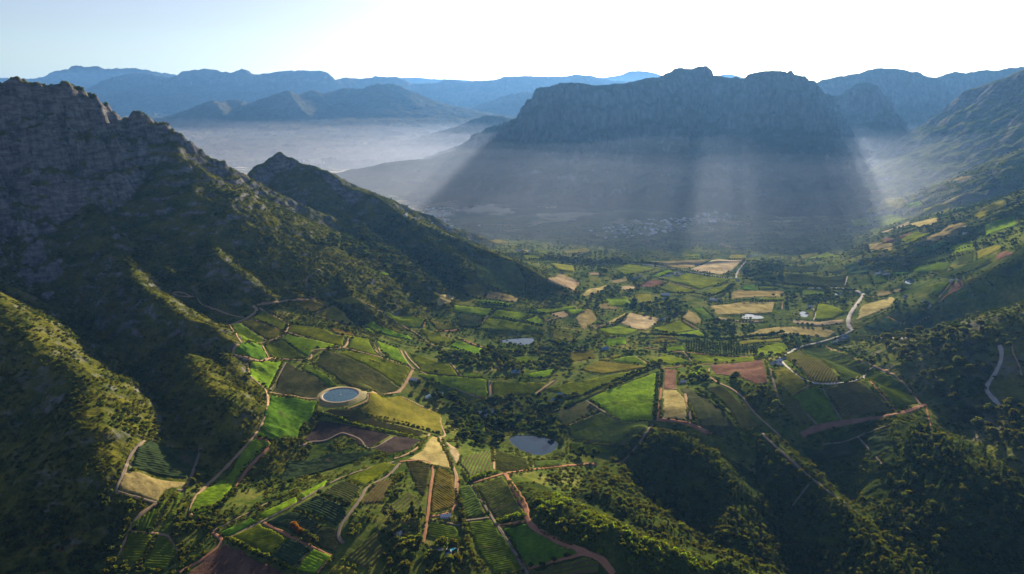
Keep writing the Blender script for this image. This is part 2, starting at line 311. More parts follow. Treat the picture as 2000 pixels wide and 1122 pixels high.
M['farrock'] = mat_mountain('far_mountain_rock', .12, (1.2, 1.2, .6), rock=(.2, .19, .18), veg=(.06, .06, .035), veg2=(.11, .1, .06))
M['rwall'] = mat_mountain('right_slope_rock', .7, veg=(.05, .07, .016), veg2=(.13, .14, .03), lo=.62, hi=.88)
q = N('knoll_scrub')
v = q.noise(.03, 6, .65); w = q.noise(.3, 3, .6)
M['knoll'] = q.done(q.ramp(q.math('ADD', q.math('MULTIPLY', v, .6), q.math('MULTIPLY', w, .4)), [(.35, (.018, .028, .006)), (.55, (.042, .06, .010)), (.7, (.11, .115, .02))]), bump=w, bstr=.9, bdist=2)  # scrub colours lowered, part of the knolls' deep shade put into them
# valley ground: scrub, rough grass, dry earth and, farther out, a patchwork of farmland
q = N('valley_ground')
v = q.noise(.012, 6, .62); w = q.noise(.09, 4, .6)
nearc = q.ramp(q.math('ADD', q.math('MULTIPLY', v, .6), q.math('MULTIPLY', w, .4)), [(.34, (.022, .04, .008)), (.47, (.065, .095, .016)), (.58, (.13, .14, .03)), (.70, (.28, .22, .085))])
dv = q.n.new('ShaderNodeVectorMath'); dv.operation = 'ADD'
nn = q.node('ShaderNodeTexNoise'); nn.inputs['Scale'].default_value = .0016; q.l(q.co, nn.inputs['Vector'])
sc_ = q.n.new('ShaderNodeVectorMath'); sc_.operation = 'SCALE'; sc_.inputs['Scale'].default_value = 900; q.l(nn.outputs['Color'], sc_.inputs[0]); q.l(q.co, dv.inputs[0]); q.l(sc_.outputs[0], dv.inputs[1])
mp = q.node('ShaderNodeMapping'); mp.inputs['Scale'].default_value = (.8, 1.0, 0); mp.inputs['Rotation'].default_value = (0, 0, .5); q.l(dv.outputs[0], mp.inputs['Vector'])
sepc = q.node('ShaderNodeSeparateColor'); q.l(q.voro(.0045, 'Color', mp.outputs[0]), sepc.inputs[0])
farm = q.ramp(sepc.outputs[0], [(0, (.05, .07, .03)), (.3, (.08, .10, .04)), (.45, (.05, .06, .03)), (.6, (.36, .29, .17)), (.72, (.16, .14, .07)), (.86, (.45, .38, .24)), (1, (.07, .12, .03))], 'CONSTANT')
farm = q.mix(q.ramp(q.noise(.004, 5, .7), [(.48, 0.0), (.6, 1.0)]), farm, (.045, .055, .03))
sy = q.node('ShaderNodeSeparateXYZ'); q.l(q.co, sy.inputs[0])
ff = q.ramp(q.math('DIVIDE', sy.outputs[1], 10000), [(.36, 0.0), (.5, 1.0)])
M['valley'] = q.done(q.mix(ff, nearc, farm), bump=w, bstr=.6, bdist=2)

# ------------------------------------------------------------ mesh builders
def mk(name, v, f4, mat, parent=None, smooth=True, loc=(0, 0, 0)):
    me = bpy.data.meshes.new(name); v = np.asarray(v, np.float32); f4 = np.asarray(f4, np.int32)
    me.vertices.add(len(v)); me.vertices.foreach_set('co', v.ravel())
    k = f4.shape[1]; me.loops.add(f4.size); me.loops.foreach_set('vertex_index', f4.ravel())
    me.polygons.add(len(f4)); me.polygons.foreach_set('loop_start', np.arange(0, f4.size, k, dtype=np.int32)); me.polygons.foreach_set('loop_total', np.full(len(f4), k, np.int32))
    me.polygons.foreach_set('use_smooth', np.full(len(f4), smooth))
    me.update(calc_edges=True)
    if mat: me.materials.append(mat)
    o = bpy.data.objects.new(name, me); C.objects.link(o); o.location = loc
    if parent: o.parent = parent
    return o
def tag(o, label=None, cat=None, group=None, kind=None):
    if label: o['label'] = label
    if cat: o['category'] = cat
    if group: o['group'] = group
    if kind: o['kind'] = kind
    return o

#@@DETAIL_BEGIN@@
# ------------------------------------------------------------ ponds: level the ground, then lay the water
def inpoly(x, y, poly):
    r = np.zeros(np.shape(x), bool); n = len(poly)
    for i in range(n):
        x0, y0 = poly[i]; x1, y1 = poly[(i + 1) % n]
        c = ((y0 > y) != (y1 > y)) & (x < (x1 - x0) * (y - y0) / (y1 - y0 + 1e-12) + x0); r ^= c
    return r
def pts(s): return np.array([[float(v) for v in t.split(',')] for t in s.split()])
def smooth_closed(p, n=3):
    for _ in range(n):
        q = np.roll(p, -1, 0); p = np.stack([.75 * p + .25 * q, .25 * p + .75 * q], 1).reshape(-1, p.shape[1])
    return p
def polydist(x, y, poly):
    d = np.full(np.shape(x), 1e9)
    for a, b in zip(poly, np.roll(poly, -1, 0)):
        ab = b - a; t = np.clip(((x - a[0]) * ab[0] + (y - a[1]) * ab[1]) / (ab @ ab), 0, 1)
        d = np.minimum(d, np.hypot(x - a[0] - t * ab[0], y - a[1] - t * ab[1]))
    return d
PONDS = [
 ("990,858 1008,850 1050,852 1092,862 1086,878 1066,890 1040,890 1012,878", 'dark blue farm pond with a curved dam wall, among trees below the manor'),
 ("968,668 985,663 1048,659 1036,674 1012,674 990,670", 'pale blue pond with a straight tan dam at its end'),
 ("1760,548 1784,544 1788,554 1774,556", 'small bright pond beside the sheds on the right'),
 ("1449,617 1455,612 1480,615 1496,621 1480,624 1448,623", 'bright pond beside the round bushes between straw fields'),
 ("1560,612 1568,607 1580,613 1576,621 1564,619", 'small irregular bright pond next to a curved path'),
 ("1624,573 1636,571 1650,575 1636,578", 'thin bright pond among the trees by the road'),
 ("763,356 775,355 785,359 770,361", 'far pale pond in the basin, left of the larger one'),
 ("792,355 812,354 832,358 815,361 800,360", 'far pale pond in the basin'),
]
pond_w = []
for s, lab in PONDS:
    p = hit(*pts(s).T); z = float(np.median(p[:, 2])); a, b, c = ray(*pts(s).T); k = (z - CAMZ) / c
    poly = smooth_closed(np.stack([a * k, b * k], 1)); ext = 60 if poly[:, 1].mean() < 3500 else 150
    m = (TX > poly[:, 0].min() - ext) & (TX < poly[:, 0].max() + ext) & (TY > poly[:, 1].min() - ext) & (TY < poly[:, 1].max() + ext)
    x = TX[m]; y = TY[m]; d = polydist(x, y, poly); ins = inpoly(x, y, poly); h = TZ[m]
    w = np.clip(1 - d / ext, 0, 1) ** 2
    rim = z + 1.0
    h2 = np.where(ins, np.minimum(z - 0.6 - np.minimum(d, 12) * .25, h * 0 + z), h * (1 - w) + rim * w)
    TZ[m] = h2; pond_w.append((poly, z, lab))

# round reservoir on its levelled pad
rc = hit([664], [774])[0]; RES_Z = rc[2]
a, b, c = ray(665, 772); k = (RES_Z + 2 - CAMZ) / c; RES = np.array([a * k, b * k])
rr = np.hypot(TX - RES[0], TY - RES[1]); w = np.clip((95 - rr) / 40, 0, 1); w = w * w * (3 - 2 * w)
TZ = (TZ * (1 - w) + (RES_Z - 1) * w).astype(np.float32)

# ------------------------------------------------------------ fields
FIELDS = """g:512,606 559,631 555,646 494,622
o:490,625 554,650 544,660 523,664 472,631
g:451,635 470,632 518,664 474,671 457,647
g:566,635 642,647 651,654 675,659 670,675 665,676 560,648
g:558,654 657,676 641,682 614,683 605,698 552,662
d:550,664 598,699 550,702 528,698 515,675
d:460,679 511,676 523,698 512,705 488,700 457,691
g:662,655 721,663 732,687 745,698 679,680 682,663
g:736,667 778,682 801,714 761,700 745,687
g:673,686 745,700 804,721 785,758 721,717 662,690
p:625,691 659,690 782,759 777,767 707,769 609,710 619,706
d:598,710 662,755 643,756 587,719
B:558,707 642,758 622,781 528,767
g:486,713 552,707 524,759 488,735
d:528,772 620,785 612,815 590,830 580,855 538,860 500,853 515,820
o:718,771 781,774 862,810 865,852 760,825 700,801 716,790
p:640,800 700,806 832,846 820,855 700,828 628,812
b:590,860 625,820 700,832 765,850 720,878 700,870 672,852 650,858 620,868
b:769,852 823,861 800,880 757,888 730,879
y:841,852 856,855 883,915 877,918 793,897 820,882
t:868,858 898,882 900,897 892,909 884,903
p:790,901 826,900 845,908 833,970 822,972 800,930
o:851,911 886,930 890,968 889,992 840,1005 838,995
w:905,950 918,945 955,1006 908,1016 897,985 895,955
w:926,950 983,930 1026,998 1021,1007 967,1016
d:908,1022 961,1016 986,1049 1023,1113 965,1122 935,1084
d:980,1033 1031,1022 1042,1038 1134,1081 1031,1110 1015,1084
w:1031,1116 1142,1084 1174,1100 1171,1122 1100,1135 1035,1130
w:898,908 908,890 959,879 962,920 918,938
w:967,877 1031,898 1037,919 988,922 968,920
w:1040,901 1107,898 1096,909 1040,914
d:838,1019 894,1030 908,1068 854,1057 830,1046
g:497,856 533,868 463,933 439,981 415,995 374,1006 371,995 380,970 468,885
g:502,1009 579,971 584,982 513,1018
d:425,1043 495,1011 503,1019 444,1051
g:584,967 641,937 635,949 590,977
g:673,936 756,903 772,909 711,949
p:670,938 709,952 681,992 622,967
D:616,969 681,995 678,1008 659,1030 571,995
D:520,1020 568,998 635,1027 592,1054
B:635,1029 659,1033 668,1060 649,1084 619,1068 595,1051
g:450,1051 511,1023 565,1051 528,1086
D:565,1051 608,1070 573,1111 528,1086
g:611,1072 649,1089 616,1121 576,1113
r:440,1060 560,1122 540,1150 350,1135 365,1118
w:756,990 799,957 829,984 818,1000 770,1011
w:670,1094 754,1022 740,1049 754,1076 727,1111 700,1111
o:638,1119 665,1100 702,1116 690,1128
D:282,861 385,873 391,883 368,937 258,914 252,907
y:245,917 364,941 361,953 333,956 306,982 226,961
d:333,961 296,1039 254,1036 262,1016 303,992
r:343,961 333,961 298,1042 307,1042
d:346,964 361,964 340,1019 330,1043 309,1043
d:252,1040 302,1045 272,1104 228,1090
d:310,1046 328,1048 349,1079 327,1114 276,1107
g:796,687 880,714 895,735 823,726
g:820,730 950,742 952,777 922,772 859,750 814,732
g:961,746 1069,748 1042,768 1000,774 961,777
g:1063,762 1105,750 1255,723 1270,720 1150,771 1111,777 1087,765
g:1150,780 1282,729 1278,820 1210,824
w:1105,837 1177,807 1210,825 1270,824 1264,837 1225,873 1120,860
B:1072,807 1144,783 1174,804 1102,834
d:1112,865 1215,875 1200,890 1110,885
o:1129,723 1168,706 1270,717 1180,732
g:1192,705 1240,696 1270,714
o:1165,704 1225,690 1192,705
g:1030,732 1090,720 1069,737 1033,738
g:900,727 945,736 905,738
g:745,607 832,624 822,640 782,636
g:822,642 829,642 886,666 867,674 840,670
g:891,667 942,683 939,697 875,678
g:724,627 801,658 806,664 774,658 710,636
g:705,642 720,642 844,688 820,682 748,658
o:838,623 895,642 855,647
o:649,596 694,634 667,631 617,615
o:622,583 649,596 614,612 571,594
o:689,579 737,607 681,596 641,580
g:726,527 770,536 756,538 726,531
y:851,595 859,574 894,579 880,595 859,598
o:899,560 934,552 950,566 944,587 915,579
y:950,568 1014,582 1009,592 947,584
w:918,504 1003,512 1027,547 1022,576 987,574 950,555 931,542
g:886,595 963,604 952,618 883,607
g:967,606 1046,615 1014,627 958,619
D:888,611 947,620 934,641 894,638
g:950,622 1030,633 1057,639 1051,650 987,646 936,643
g:1022,627 1049,618 1062,627 1065,638 1035,633
g:928,586 998,595 1000,600 939,592
g:1025,608 1121,598 1129,602 1067,614
t:1070,614 1102,607 1115,618 1097,624
g:1105,606 1134,604 1145,608 1115,617
y:1121,622 1145,603 1158,606 1168,624 1140,648 1131,638
g:1166,644 1209,638 1249,646 1228,656 1188,654
y:1150,637 1180,632 1222,610 1225,620 1201,632 1161,646
t:1209,632 1230,611 1295,624 1262,646 1241,644
g:1272,643 1328,627 1360,646 1307,654
g:1315,653 1366,646 1382,659 1350,658
y:1331,622 1344,603 1371,624 1366,638
d:1350,603 1371,600 1395,624 1374,630
o:1240,576 1272,575 1275,590 1243,595
r:1248,555 1280,546 1307,552 1270,564 1253,562
g:1286,544 1350,534 1430,547 1368,567 1350,560
g:1283,563 1307,554 1363,568 1344,574 1307,572
g:1371,571 1430,552 1409,574 1387,579
g:1270,540 1307,528 1318,532 1288,543
g:1200,528 1227,516 1280,526 1240,536 1219,540
t:1344,528 1393,508 1455,508 1430,531 1409,538
y:1251,511 1387,508 1344,527 1315,523
o:1419,507 1427,497 1459,499 1457,507
g:1334,508 1352,497 1368,497 1374,507
y:1393,480 1409,473 1449,485 1427,485
w:1532,534 1655,539 1652,559 1532,555
w:1534,523 1606,516 1598,532 1533,532
w:1612,518 1639,520 1649,535 1601,532
D:1644,520 1700,518 1700,536 1657,538
d:1449,558 1483,558 1483,570 1449,567
y:1427,571 1441,567 1532,568 1521,580 1427,586
g:1481,583 1537,583 1532,587 1478,587
y:1385,598 1451,590 1516,590 1510,611 1398,616
t:1395,627 1403,619 1441,626 1497,626 1481,632
g:1589,624 1598,592 1628,598 1652,611 1628,624 1601,627
d:1516,591 1532,590 1529,603 1514,603
t:1545,624 1600,629 1649,624 1649,633 1601,638 1548,633
y:1483,643 1521,638 1601,638 1636,649 1617,662 1534,654 1441,659
d:1566,566 1612,567 1609,576 1566,579
g:1478,683 1532,670 1540,681 1521,693 1478,697
g:1339,689 1475,699 1473,707 1360,707
g:1267,705 1310,694 1350,707 1307,713
r:1296,721 1322,723 1322,760 1294,761
r:1385,714 1490,704 1501,749 1480,756 1445,739 1396,732
y:1293,763 1322,762 1340,781 1343,823 1293,819
B:1326,760 1350,760 1441,840 1410,858 1368,844 1340,778
p:1378,760 1410,753 1466,816 1487,830 1448,840
w:1529,697 1562,683 1642,749 1602,751 1578,746
w:1565,680 1613,678 1700,716 1680,735 1672,742 1646,749
o:1508,721 1532,718 1578,751 1546,774 1518,746
d:1546,776 1585,755 1606,760 1641,821 1599,830 1564,802
p:1609,760 1680,746 1746,805 1643,819
d:1687,725 1704,720 1767,750 1795,788 1753,804 1718,760
g:1616,678 1694,700 1697,711 1655,693
w:1525,760 1539,760 1585,826 1550,820 1525,788
y:1669,632 1682,598 1741,579 1751,584 1741,600 1687,622
y:1693,584 1719,568 1763,562 1762,571 1741,576
D:1685,638 1730,622 1759,635 1754,649 1709,646
D:1733,619 1751,606 1775,611 1765,634 1754,633
D:1778,611 1805,606 1821,614 1783,638 1767,635
D:1789,639 1826,616 1842,638 1807,646
d:1821,555 1861,550 1834,582 1815,574
r:1850,574 1861,555 1874,547 1885,560 1856,576
d:1861,576 1890,563 1901,579 1874,592
o:1880,547 1917,536 1920,542 1888,560
d:1893,560 1917,546 1936,566 1904,579
w:1821,539 1933,499 1941,512 1848,544
w:1865,504 1904,492 1904,511 1866,520
o:1904,491 1952,477 1965,485 1909,507
r:1939,501 1965,488 1987,496 1944,512
D:1936,531 2000,507 2000,528 1973,542 1939,539
g:1757,469 1789,453 1818,456 1797,469 1770,477
g:1767,479 1800,472 1797,480
y:1800,472 1856,440 1896,440 1869,461 1821,475
r:1751,464 1781,453 1783,459 1757,469
r:1719,469 1733,465 1749,473 1727,479
o:1685,510 1762,512 1762,518 1685,518
g:1564,510 1615,493 1660,496 1628,504
g:1529,516 1556,518 1548,522
d:1738,531 1783,531 1770,537 1738,540
g:1660,431 1696,426 1706,439 1667,444
g:1699,424 1756,419 1774,428 1721,442
o:1688,414 1728,389 1760,385 1774,396 1756,410
g:1778,396 1795,392 1803,403 1763,410
t:1717,456 1778,431 1778,439 1728,456
y:1835,399 1906,374 1952,364 1920,385 1849,399
y:1696,374 1724,367 1738,376 1699,380
r:1835,349 1856,348 1856,356 1838,355
o:928,468 968,467 995,475 960,475
t:1014,487 1035,491 1025,494
o:1073,515 1121,520 1124,534 1089,528
t:1148,532 1172,532 1172,539 1150,538
y:1145,566 1190,555 1174,571 1132,582
t:1067,552 1089,534 1134,552 1121,571
o:1075,640 1120,655 1118,668 1080,662
o:1440,668 1530,660 1525,668 1445,676
g:1180,585 1225,580 1235,595 1190,600
t:1210,560 1240,556 1245,566 1215,570
y:1165,595 1200,590 1210,605 1172,606
o:1110,690 1160,685 1165,700 1115,708
g:1300,680 1335,676 1338,684 1302,688
d:1770,520 1830,510 1860,516 1850,530 1790,534
d:1700,540 1735,538 1735,552 1706,556
w:1770,500 1860,490 1862,504 1765,512
g:1850,480 1900,470 1902,488 1862,498
d:1790,485 1850,470 1855,482 1790,496
y:1690,480 1745,475 1745,490 1700,494
o:1800,410 1860,400 1850,416 1805,424
y:1770,440 1830,425 1835,432 1790,445
o:1900,420 1960,390 1965,402 1910,432
g:1920,440 1985,420 1990,440 1925,462
y:1860,350 1900,342 1900,352 1865,360
o:1560,500 1600,492 1600,500 1565,507
D:560,900 650,885 740,885 700,900 600,930 540,945
D:1560,870 1660,862 1680,880 1600,905
D:1690,860 1735,835 1740,880 1700,900
g:1180,665 1222,660 1225,672 1185,678
o:1290,655 1310,652 1325,668 1270,672
g:1465,560 1525,562 1522,566 1465,565
y:1190,548 1225,540 1228,550 1198,556
o:1100,490 1150,486 1155,494 1105,498
g:1020,500 1060,498 1064,506 1025,508
o:640,640 690,652 700,668 650,650
g:700,700 740,712 735,720 700,706
d:1000,700 1050,694 1060,706 1010,712
p:700,985 740,940 770,935 745,985"""
# class: (name, kind, canopy height, row spacing, leaf colours, soil colour, translucency)
SOIL = (.15, .105, .065)
FC = {
 'g': ('vineyard', 'stuff', 1.5, 0, (.125, .23, .014), (.19, .30, .024), .56),
 'd': ('vineyard', 'stuff', 1.4, 0, (.055, .13, .010), (.095, .18, .016), .48),
 'D': ('vineyard', 'stuff', 1.2, 0, (.022, .045, .018), (.035, .06, .022), .25),
 'o': ('vineyard', 'stuff', 1.2, 0, (.13, .15, .018), (.20, .20, .03), .4),
 'p': ('vineyard', 'stuff', 1.4, 5.0, (.06, .09, .018), (.10, .115, .028), .35),
 'w': ('vineyard', 'stuff', 1.9, 5.5, (.06, .11, .018), (.095, .15, .026), .38),
 'y': ('dry_field', 'structure', .5, 0, (.24, .20, .075), (.33, .27, .11), 0),  # bottom left straw field uses this darker tone, its shade put into colour
 't': ('straw_field', 'structure', .5, 0, (.29, .22, .125), (.38, .30, .175), 0),
 'r': ('bare_field', 'structure', .4, 0, (.12, .065, .042), (.19, .11, .075), 0),
 'b': ('ploughed_field', 'structure', .4, 4.0, (.028, .022, .022), (.05, .038, .032), 0),  # dark ploughed soil, tone lowered further with shade put into it
 'B': ('fallow_field', 'structure', .4, 4.0, (.03, .04, .016), (.06, .062, .026), 0),
}
FM = {}
for k_, (nm, kd, ch, sp, c1, c2, tr) in FC.items():
    q = N(nm + '_' + {'g': 'green', 'd': 'deep_green', 'D': 'dark', 'o': 'olive', 'p': 'rows', 'w': 'wide_rows'}.get(k_, 'soil'))
    big = q.noise(.018, 5, .6); fine = q.noise(.22, 3, .6); oi = q.node('ShaderNodeObjectInfo').outputs['Random']
    strk = q.noise(.10, 3, .6, q.mapping((1, .12, 1), (0, 0, .6)))
    f = q.math('ADD', q.math('MULTIPLY', big, .5), q.math('ADD', q.math('MULTIPLY', fine, .25), q.math('MULTIPLY', strk, .25)))
    col = q.mix(q.ramp(f, [(.4, 0.0), (.58, 1.0)]), tuple(v * (1.1 if tr else .8) for v in c1), tuple(v * (1.35 if tr else 1.05) for v in c2))
    hs = q.node('ShaderNodeHueSaturation'); q.l(col, hs.inputs['Color']); q.l(q.math('ADD', q.math('MULTIPLY', oi, .045 if tr else .012), .455 if tr else .497), hs.inputs['Hue']); q.l(q.math('MULTIPLY', q.math('ADD', q.math('MULTIPLY', oi, .5), .75), q.math('ADD', q.math('MULTIPLY', q.ramp(q.noise(.028, 6, .75), [(.3, 0.0), (.7, 1.0)]), .75), .62)), hs.inputs['Value']); col = hs.outputs[0]
    if tr:
        bare = q.ramp(q.noise(.03, 6, .75), [(.58, 0.0), (.72, .8)])
        col = q.mix(bare, col, SOIL)
        if True:
            at = q.node('ShaderNodeAttribute'); at.attribute_name = 'row'
            col = q.mix(q.ramp(at.outputs['Fac'], [(.15, 1.0), (.5, 0.0)]), col, SOIL)
    FM[k_] = q.done(col, bump=fine, bstr=.7, bdist=.8, trans=tr)
def in_frame_grid(poly, e0, dist, sp):
    ex = e0 / np.hypot(*e0); ey = np.array([-ex[1], ex[0]]); c = poly.mean(0)
    u = (poly - c) @ ex; v = (poly - c) @ ey
    su = max(2.2, dist * .0016); sv = (sp / 4) if sp else max(2.0, dist * .0014)
    U = np.arange(u.min() - su, u.max() + 2 * su, su); Vv = np.arange(v.min() - sv, v.max() + 2 * sv, sv)
    uu, vv = np.meshgrid(U, Vv); x = c[0] + uu * ex[0] + vv * ey[0]; y = c[1] + uu * ex[1] + vv * ey[1]
    return x, y, vv, uu
FIELD_POLYS = []
for line in FIELDS.split('\n'):
    k_, s = line.split(':'); pp = pts(s); W3 = hit(*pp.T); poly = W3[:, :2]
    dist = float(np.hypot(poly[:, 0], poly[:, 1]).mean())
    L = np.hypot(*(poly - np.roll(poly, 1, 0)).T).max()
    if L > dist * .5: print('field skipped', line[:20], L); continue
    nm, kd, ch, sp, c1, c2, tr = FC[k_]
    if sp and dist > 2600: sp = sp * 1.6
    thin = (not sp) and tr > 0 and dist < 2000
    if thin: sp = 4.5
    x, y, vv, uu = in_frame_grid(poly, poly[1] - poly[0], dist, sp)
    wob = fbm(x / 25, y / 25, 2, 9) * 2.0
    ins = inpoly(x + wob, y + wob, poly)
    cell = ins[:-1, :-1] & ins[1:, :-1] & ins[:-1, 1:] & ins[1:, 1:]
    if not cell.any(): print('empty', line[:20]); continue
    full = np.zeros(ins.shape, bool)
    full[1:-1, 1:-1] = cell[:-1, :-1] & cell[1:, :-1] & cell[:-1, 1:] & cell[1:, 1:]
    FIELD_POLYS.append(poly)
    row = (np.cos(vv / sp * 2 * np.pi) * .5 + .5) if sp else np.ones_like(vv)
    if sp: row = np.clip(row * 1.6 - .3 + noise(uu / 7, vv / sp, 4) * .35, 0, 1)
    if thin: row = .45 + .55 * row
    lift = .35 + dist * .0004
    can = ch * (row if sp else 1) * (1 + fbm(x / 9, y / 9, 3, 8) * .5) if tr else ch * .3 * (fbm(x / 12, y / 12, 3, 8) + row * .5)
    z = hz(x, y) + np.where(full, lift + can, -.6)
    ii = np.arange(x.size).reshape(x.shape); f = np.stack([ii[:-1, :-1], ii[:-1, 1:], ii[1:, 1:], ii[1:, :-1]], -1)[cell]
    u, inv = np.unique(f, return_inverse=True)
    o = mk(nm, np.stack([x.ravel()[u], y.ravel()[u], z.ravel()[u]], -1), inv.reshape(-1, 4), FM[k_]); tag(o, kind=kd)
    if True:
        at = o.data.attributes.new('row', 'FLOAT', 'POINT'); at.data.foreach_set('value', row.ravel()[u].astype(np.float32))
print('fields', time.time() - T0)

# ------------------------------------------------------------ roads and tracks: (material, width) px points
ROADS = """t8:448,636 470,628 488,619 504,606 494,598
t5:507,603 560,631 564,638 558,650 547,660 515,670 488,675 461,676 455,685 457,695 488,702 512,707 528,699 598,706 609,699 606,689 614,683 670,682 679,671 681,660 657,655
t4:491,623 558,650 662,678 748,699 806,721
t7:806,723 788,757 774,770 716,769
t5:782,685 796,711 809,722
t5:790,687 800,703 820,722
t4:724,666 732,685 748,698
t4:733,667 745,693
t4:448,636 472,671
t5:483,711 486,733 507,751 523,765 524,800 515,825 497,855 468,885 430,925 380,970 370,1000 374,1008
g4:528,762 558,709
t4:526,767 619,783 625,770
t5:502,596 547,590 571,586 609,587 618,580
t3:649,598 614,614
t3:651,598 684,620
t3:619,618 691,635 697,631
t4:689,580 742,607 782,636 812,650 841,674 900,703
r5:832,624 826,640
r8:852,647 875,648 900,644
r9:897,662 922,672 945,680
g3:627,524 601,543 597,551 603,564 617,575
t3:471,632 520,666
t3:513,676 525,700
t3:337,574 357,581 385,579 392,597 414,602 446,615 478,622
t3:337,574 345,570 365,575 372,580
t6:955,744 958,780
t6:1087,741 1045,771
t4:820,726 862,747 922,774 964,781
t4:880,710 901,735
t4:784,775 862,813 859,828 872,852 859,855
t5:718,771 721,783 700,792 680,800
t4:839,848 820,873 790,891 769,897
t6:859,855 886,915 892,930 889,960
r5:781,903 826,898 848,908 840,960 836,1000 830,1040 826,1060
g5:781,905 757,933 715,951 705,975 683,1003 660,1035 662,1055 672,1062
t4:964,879 965,918
r7:988,925 1060,915 1150,906 1168,909
r9:986,925 1031,998 1026,1008 1042,1035 1134,1078 1171,1089 1187,1105 1200,1125
g5:921,949 961,1011 1031,1122
g4:908,1018 956,1012
r4:1031,1111 1147,1080
r5:924,944 986,925
r4:970,1027 1026,1019
g4:840,1016 900,1027
r4:894,933 891,992 870,1006 835,1010
r5:1292,728 1291,765 1284,825
g5:1275,830 1222,900 1204,906
g4:1144,783 1210,825
g4:1102,835 1174,807
r9:1286,820 1340,825 1389,849
r4:1294,721 1354,714 1490,704
t5:1385,721 1382,739 1445,767 1470,805 1515,844 1525,855
t4:1294,762 1324,760
t6:1338,770 1345,800 1350,820
p5:1522,699 1536,718 1581,751 1644,750 1680,742 1704,718
t4:1613,678 1700,713 1760,739 1798,791
R11:1809,791 1760,809 1672,823 1602,833 1564,851
g4:1606,760 1644,823
r4:1700,746 1750,805
g4:1545,777 1595,830
t3:1545,775 1582,753
g5:1504,721 1522,788
g4:1487,847 1574,928 1672,1000
g3:1581,945 1546,991
g3:1606,868 1648,865 1676,853 1739,830
g3:1676,854 1722,907
r4:1809,795 1818,833
p9:1232,515 1280,519 1350,532 1411,543 1430,544
p8:1438,544 1438,534 1457,511
p9:1577,564 1628,563 1671,567 1687,576
p13:1687,576 1671,598 1657,619 1657,638 1665,646
p6:1665,646 1645,656 1600,670 1560,678 1529,697
p5:1703,658 1730,661 1775,661
p8:1952,675 1957,689 1955,707 1941,734 1925,755 1930,770 1968,806
t3:1976,673 1979,694 1989,707 1997,740
t4:1775,611 1765,634
t4:1820,615 1783,640
t3:1733,619 1765,635
r5:1874,547 1885,560 1850,576 1837,590
t3:1834,582 1861,550
t4:252,1038 306,1043 330,1046 337,1063 349,1077
g4:282,861 255,886 245,917 225,958 226,961 306,983
g4:393,876 364,958 347,958
t4:306,983 259,1016 231,1090
r5:495,855 536,864 479,920 460,955
r6:350,1119 404,1089 439,1057 415,1041
t3:415,1038 470,1010 538,976
g5:450,1051 511,1020 584,981 635,949 686,925 770,903
r5:514,1022 649,1089
r4:649,1089 619,1119
g4:583,872 592,871 606,863 635,863 665,846 673,847 705,858 713,875 729,878 767,854
t4:1121,598 1129,604 1110,615 1067,628
t3:967,603 952,618 934,643
t3:1285,565 1307,552 1363,568
p3:1283,545 1320,534
t3:1331,625 1366,645
t4:1529,590 1527,605
t4:1530,571 1521,581
r5:1260,680 1340,690 1475,699
t4:1420,672 1480,664 1525,660
t4:1334,687 1352,708
t4:1240,696 1272,716
p3:1655,541 1650,560
t3:1578,500 1552,515
p4:1589,627 1594,615 1590,605 1584,602
t4:1697,465 1717,456"""
RC = {'t': ('dirt_track', (.36, .25, .15)), 'r': ('dirt_track', (.33, .17, .10)), 'R': ('dirt_track', (.24, .14, .10)), 'g': ('dirt_track', (.21, .17, .13)), 'p': ('road', (.46, .43, .39))}
RM = {}
for k_, (nm, c1) in RC.items():
    q = N('track_' + {'t': 'tan', 'r': 'red', 'R': 'dark_red', 'g': 'grey', 'p': 'pale'}[k_])
    f = q.math('ADD', q.math('MULTIPLY', q.noise(.06, 4, .6), .6), q.math('MULTIPLY', q.noise(.7, 3, .6), .4))
    RM[k_] = q.done(q.mix(q.ramp(f, [(.35, 0.0), (.65, 1.0)]), tuple(v * .72 for v in c1), tuple(min(1, v * 1.15) for v in c1)), bump=f, bstr=.4)
def resample(p, step):
    d = np.r_[0, np.cumsum(np.hypot(*np.diff(p[:, :2], axis=0).T))]; t = np.arange(0, d[-1] + step * .5, step)
    return np.stack([np.interp(t, d, p[:, i]) for i in range(p.shape[1])], -1)
def chaikin(p, n=2):
    for _ in range(n):
        q = np.stack([.75 * p[:-1] + .25 * p[1:], .25 * p[:-1] + .75 * p[1:]], 1).reshape(-1, p.shape[1]); p = np.vstack([p[:1], q, p[-1:]])
    return p
ROADPTS = []
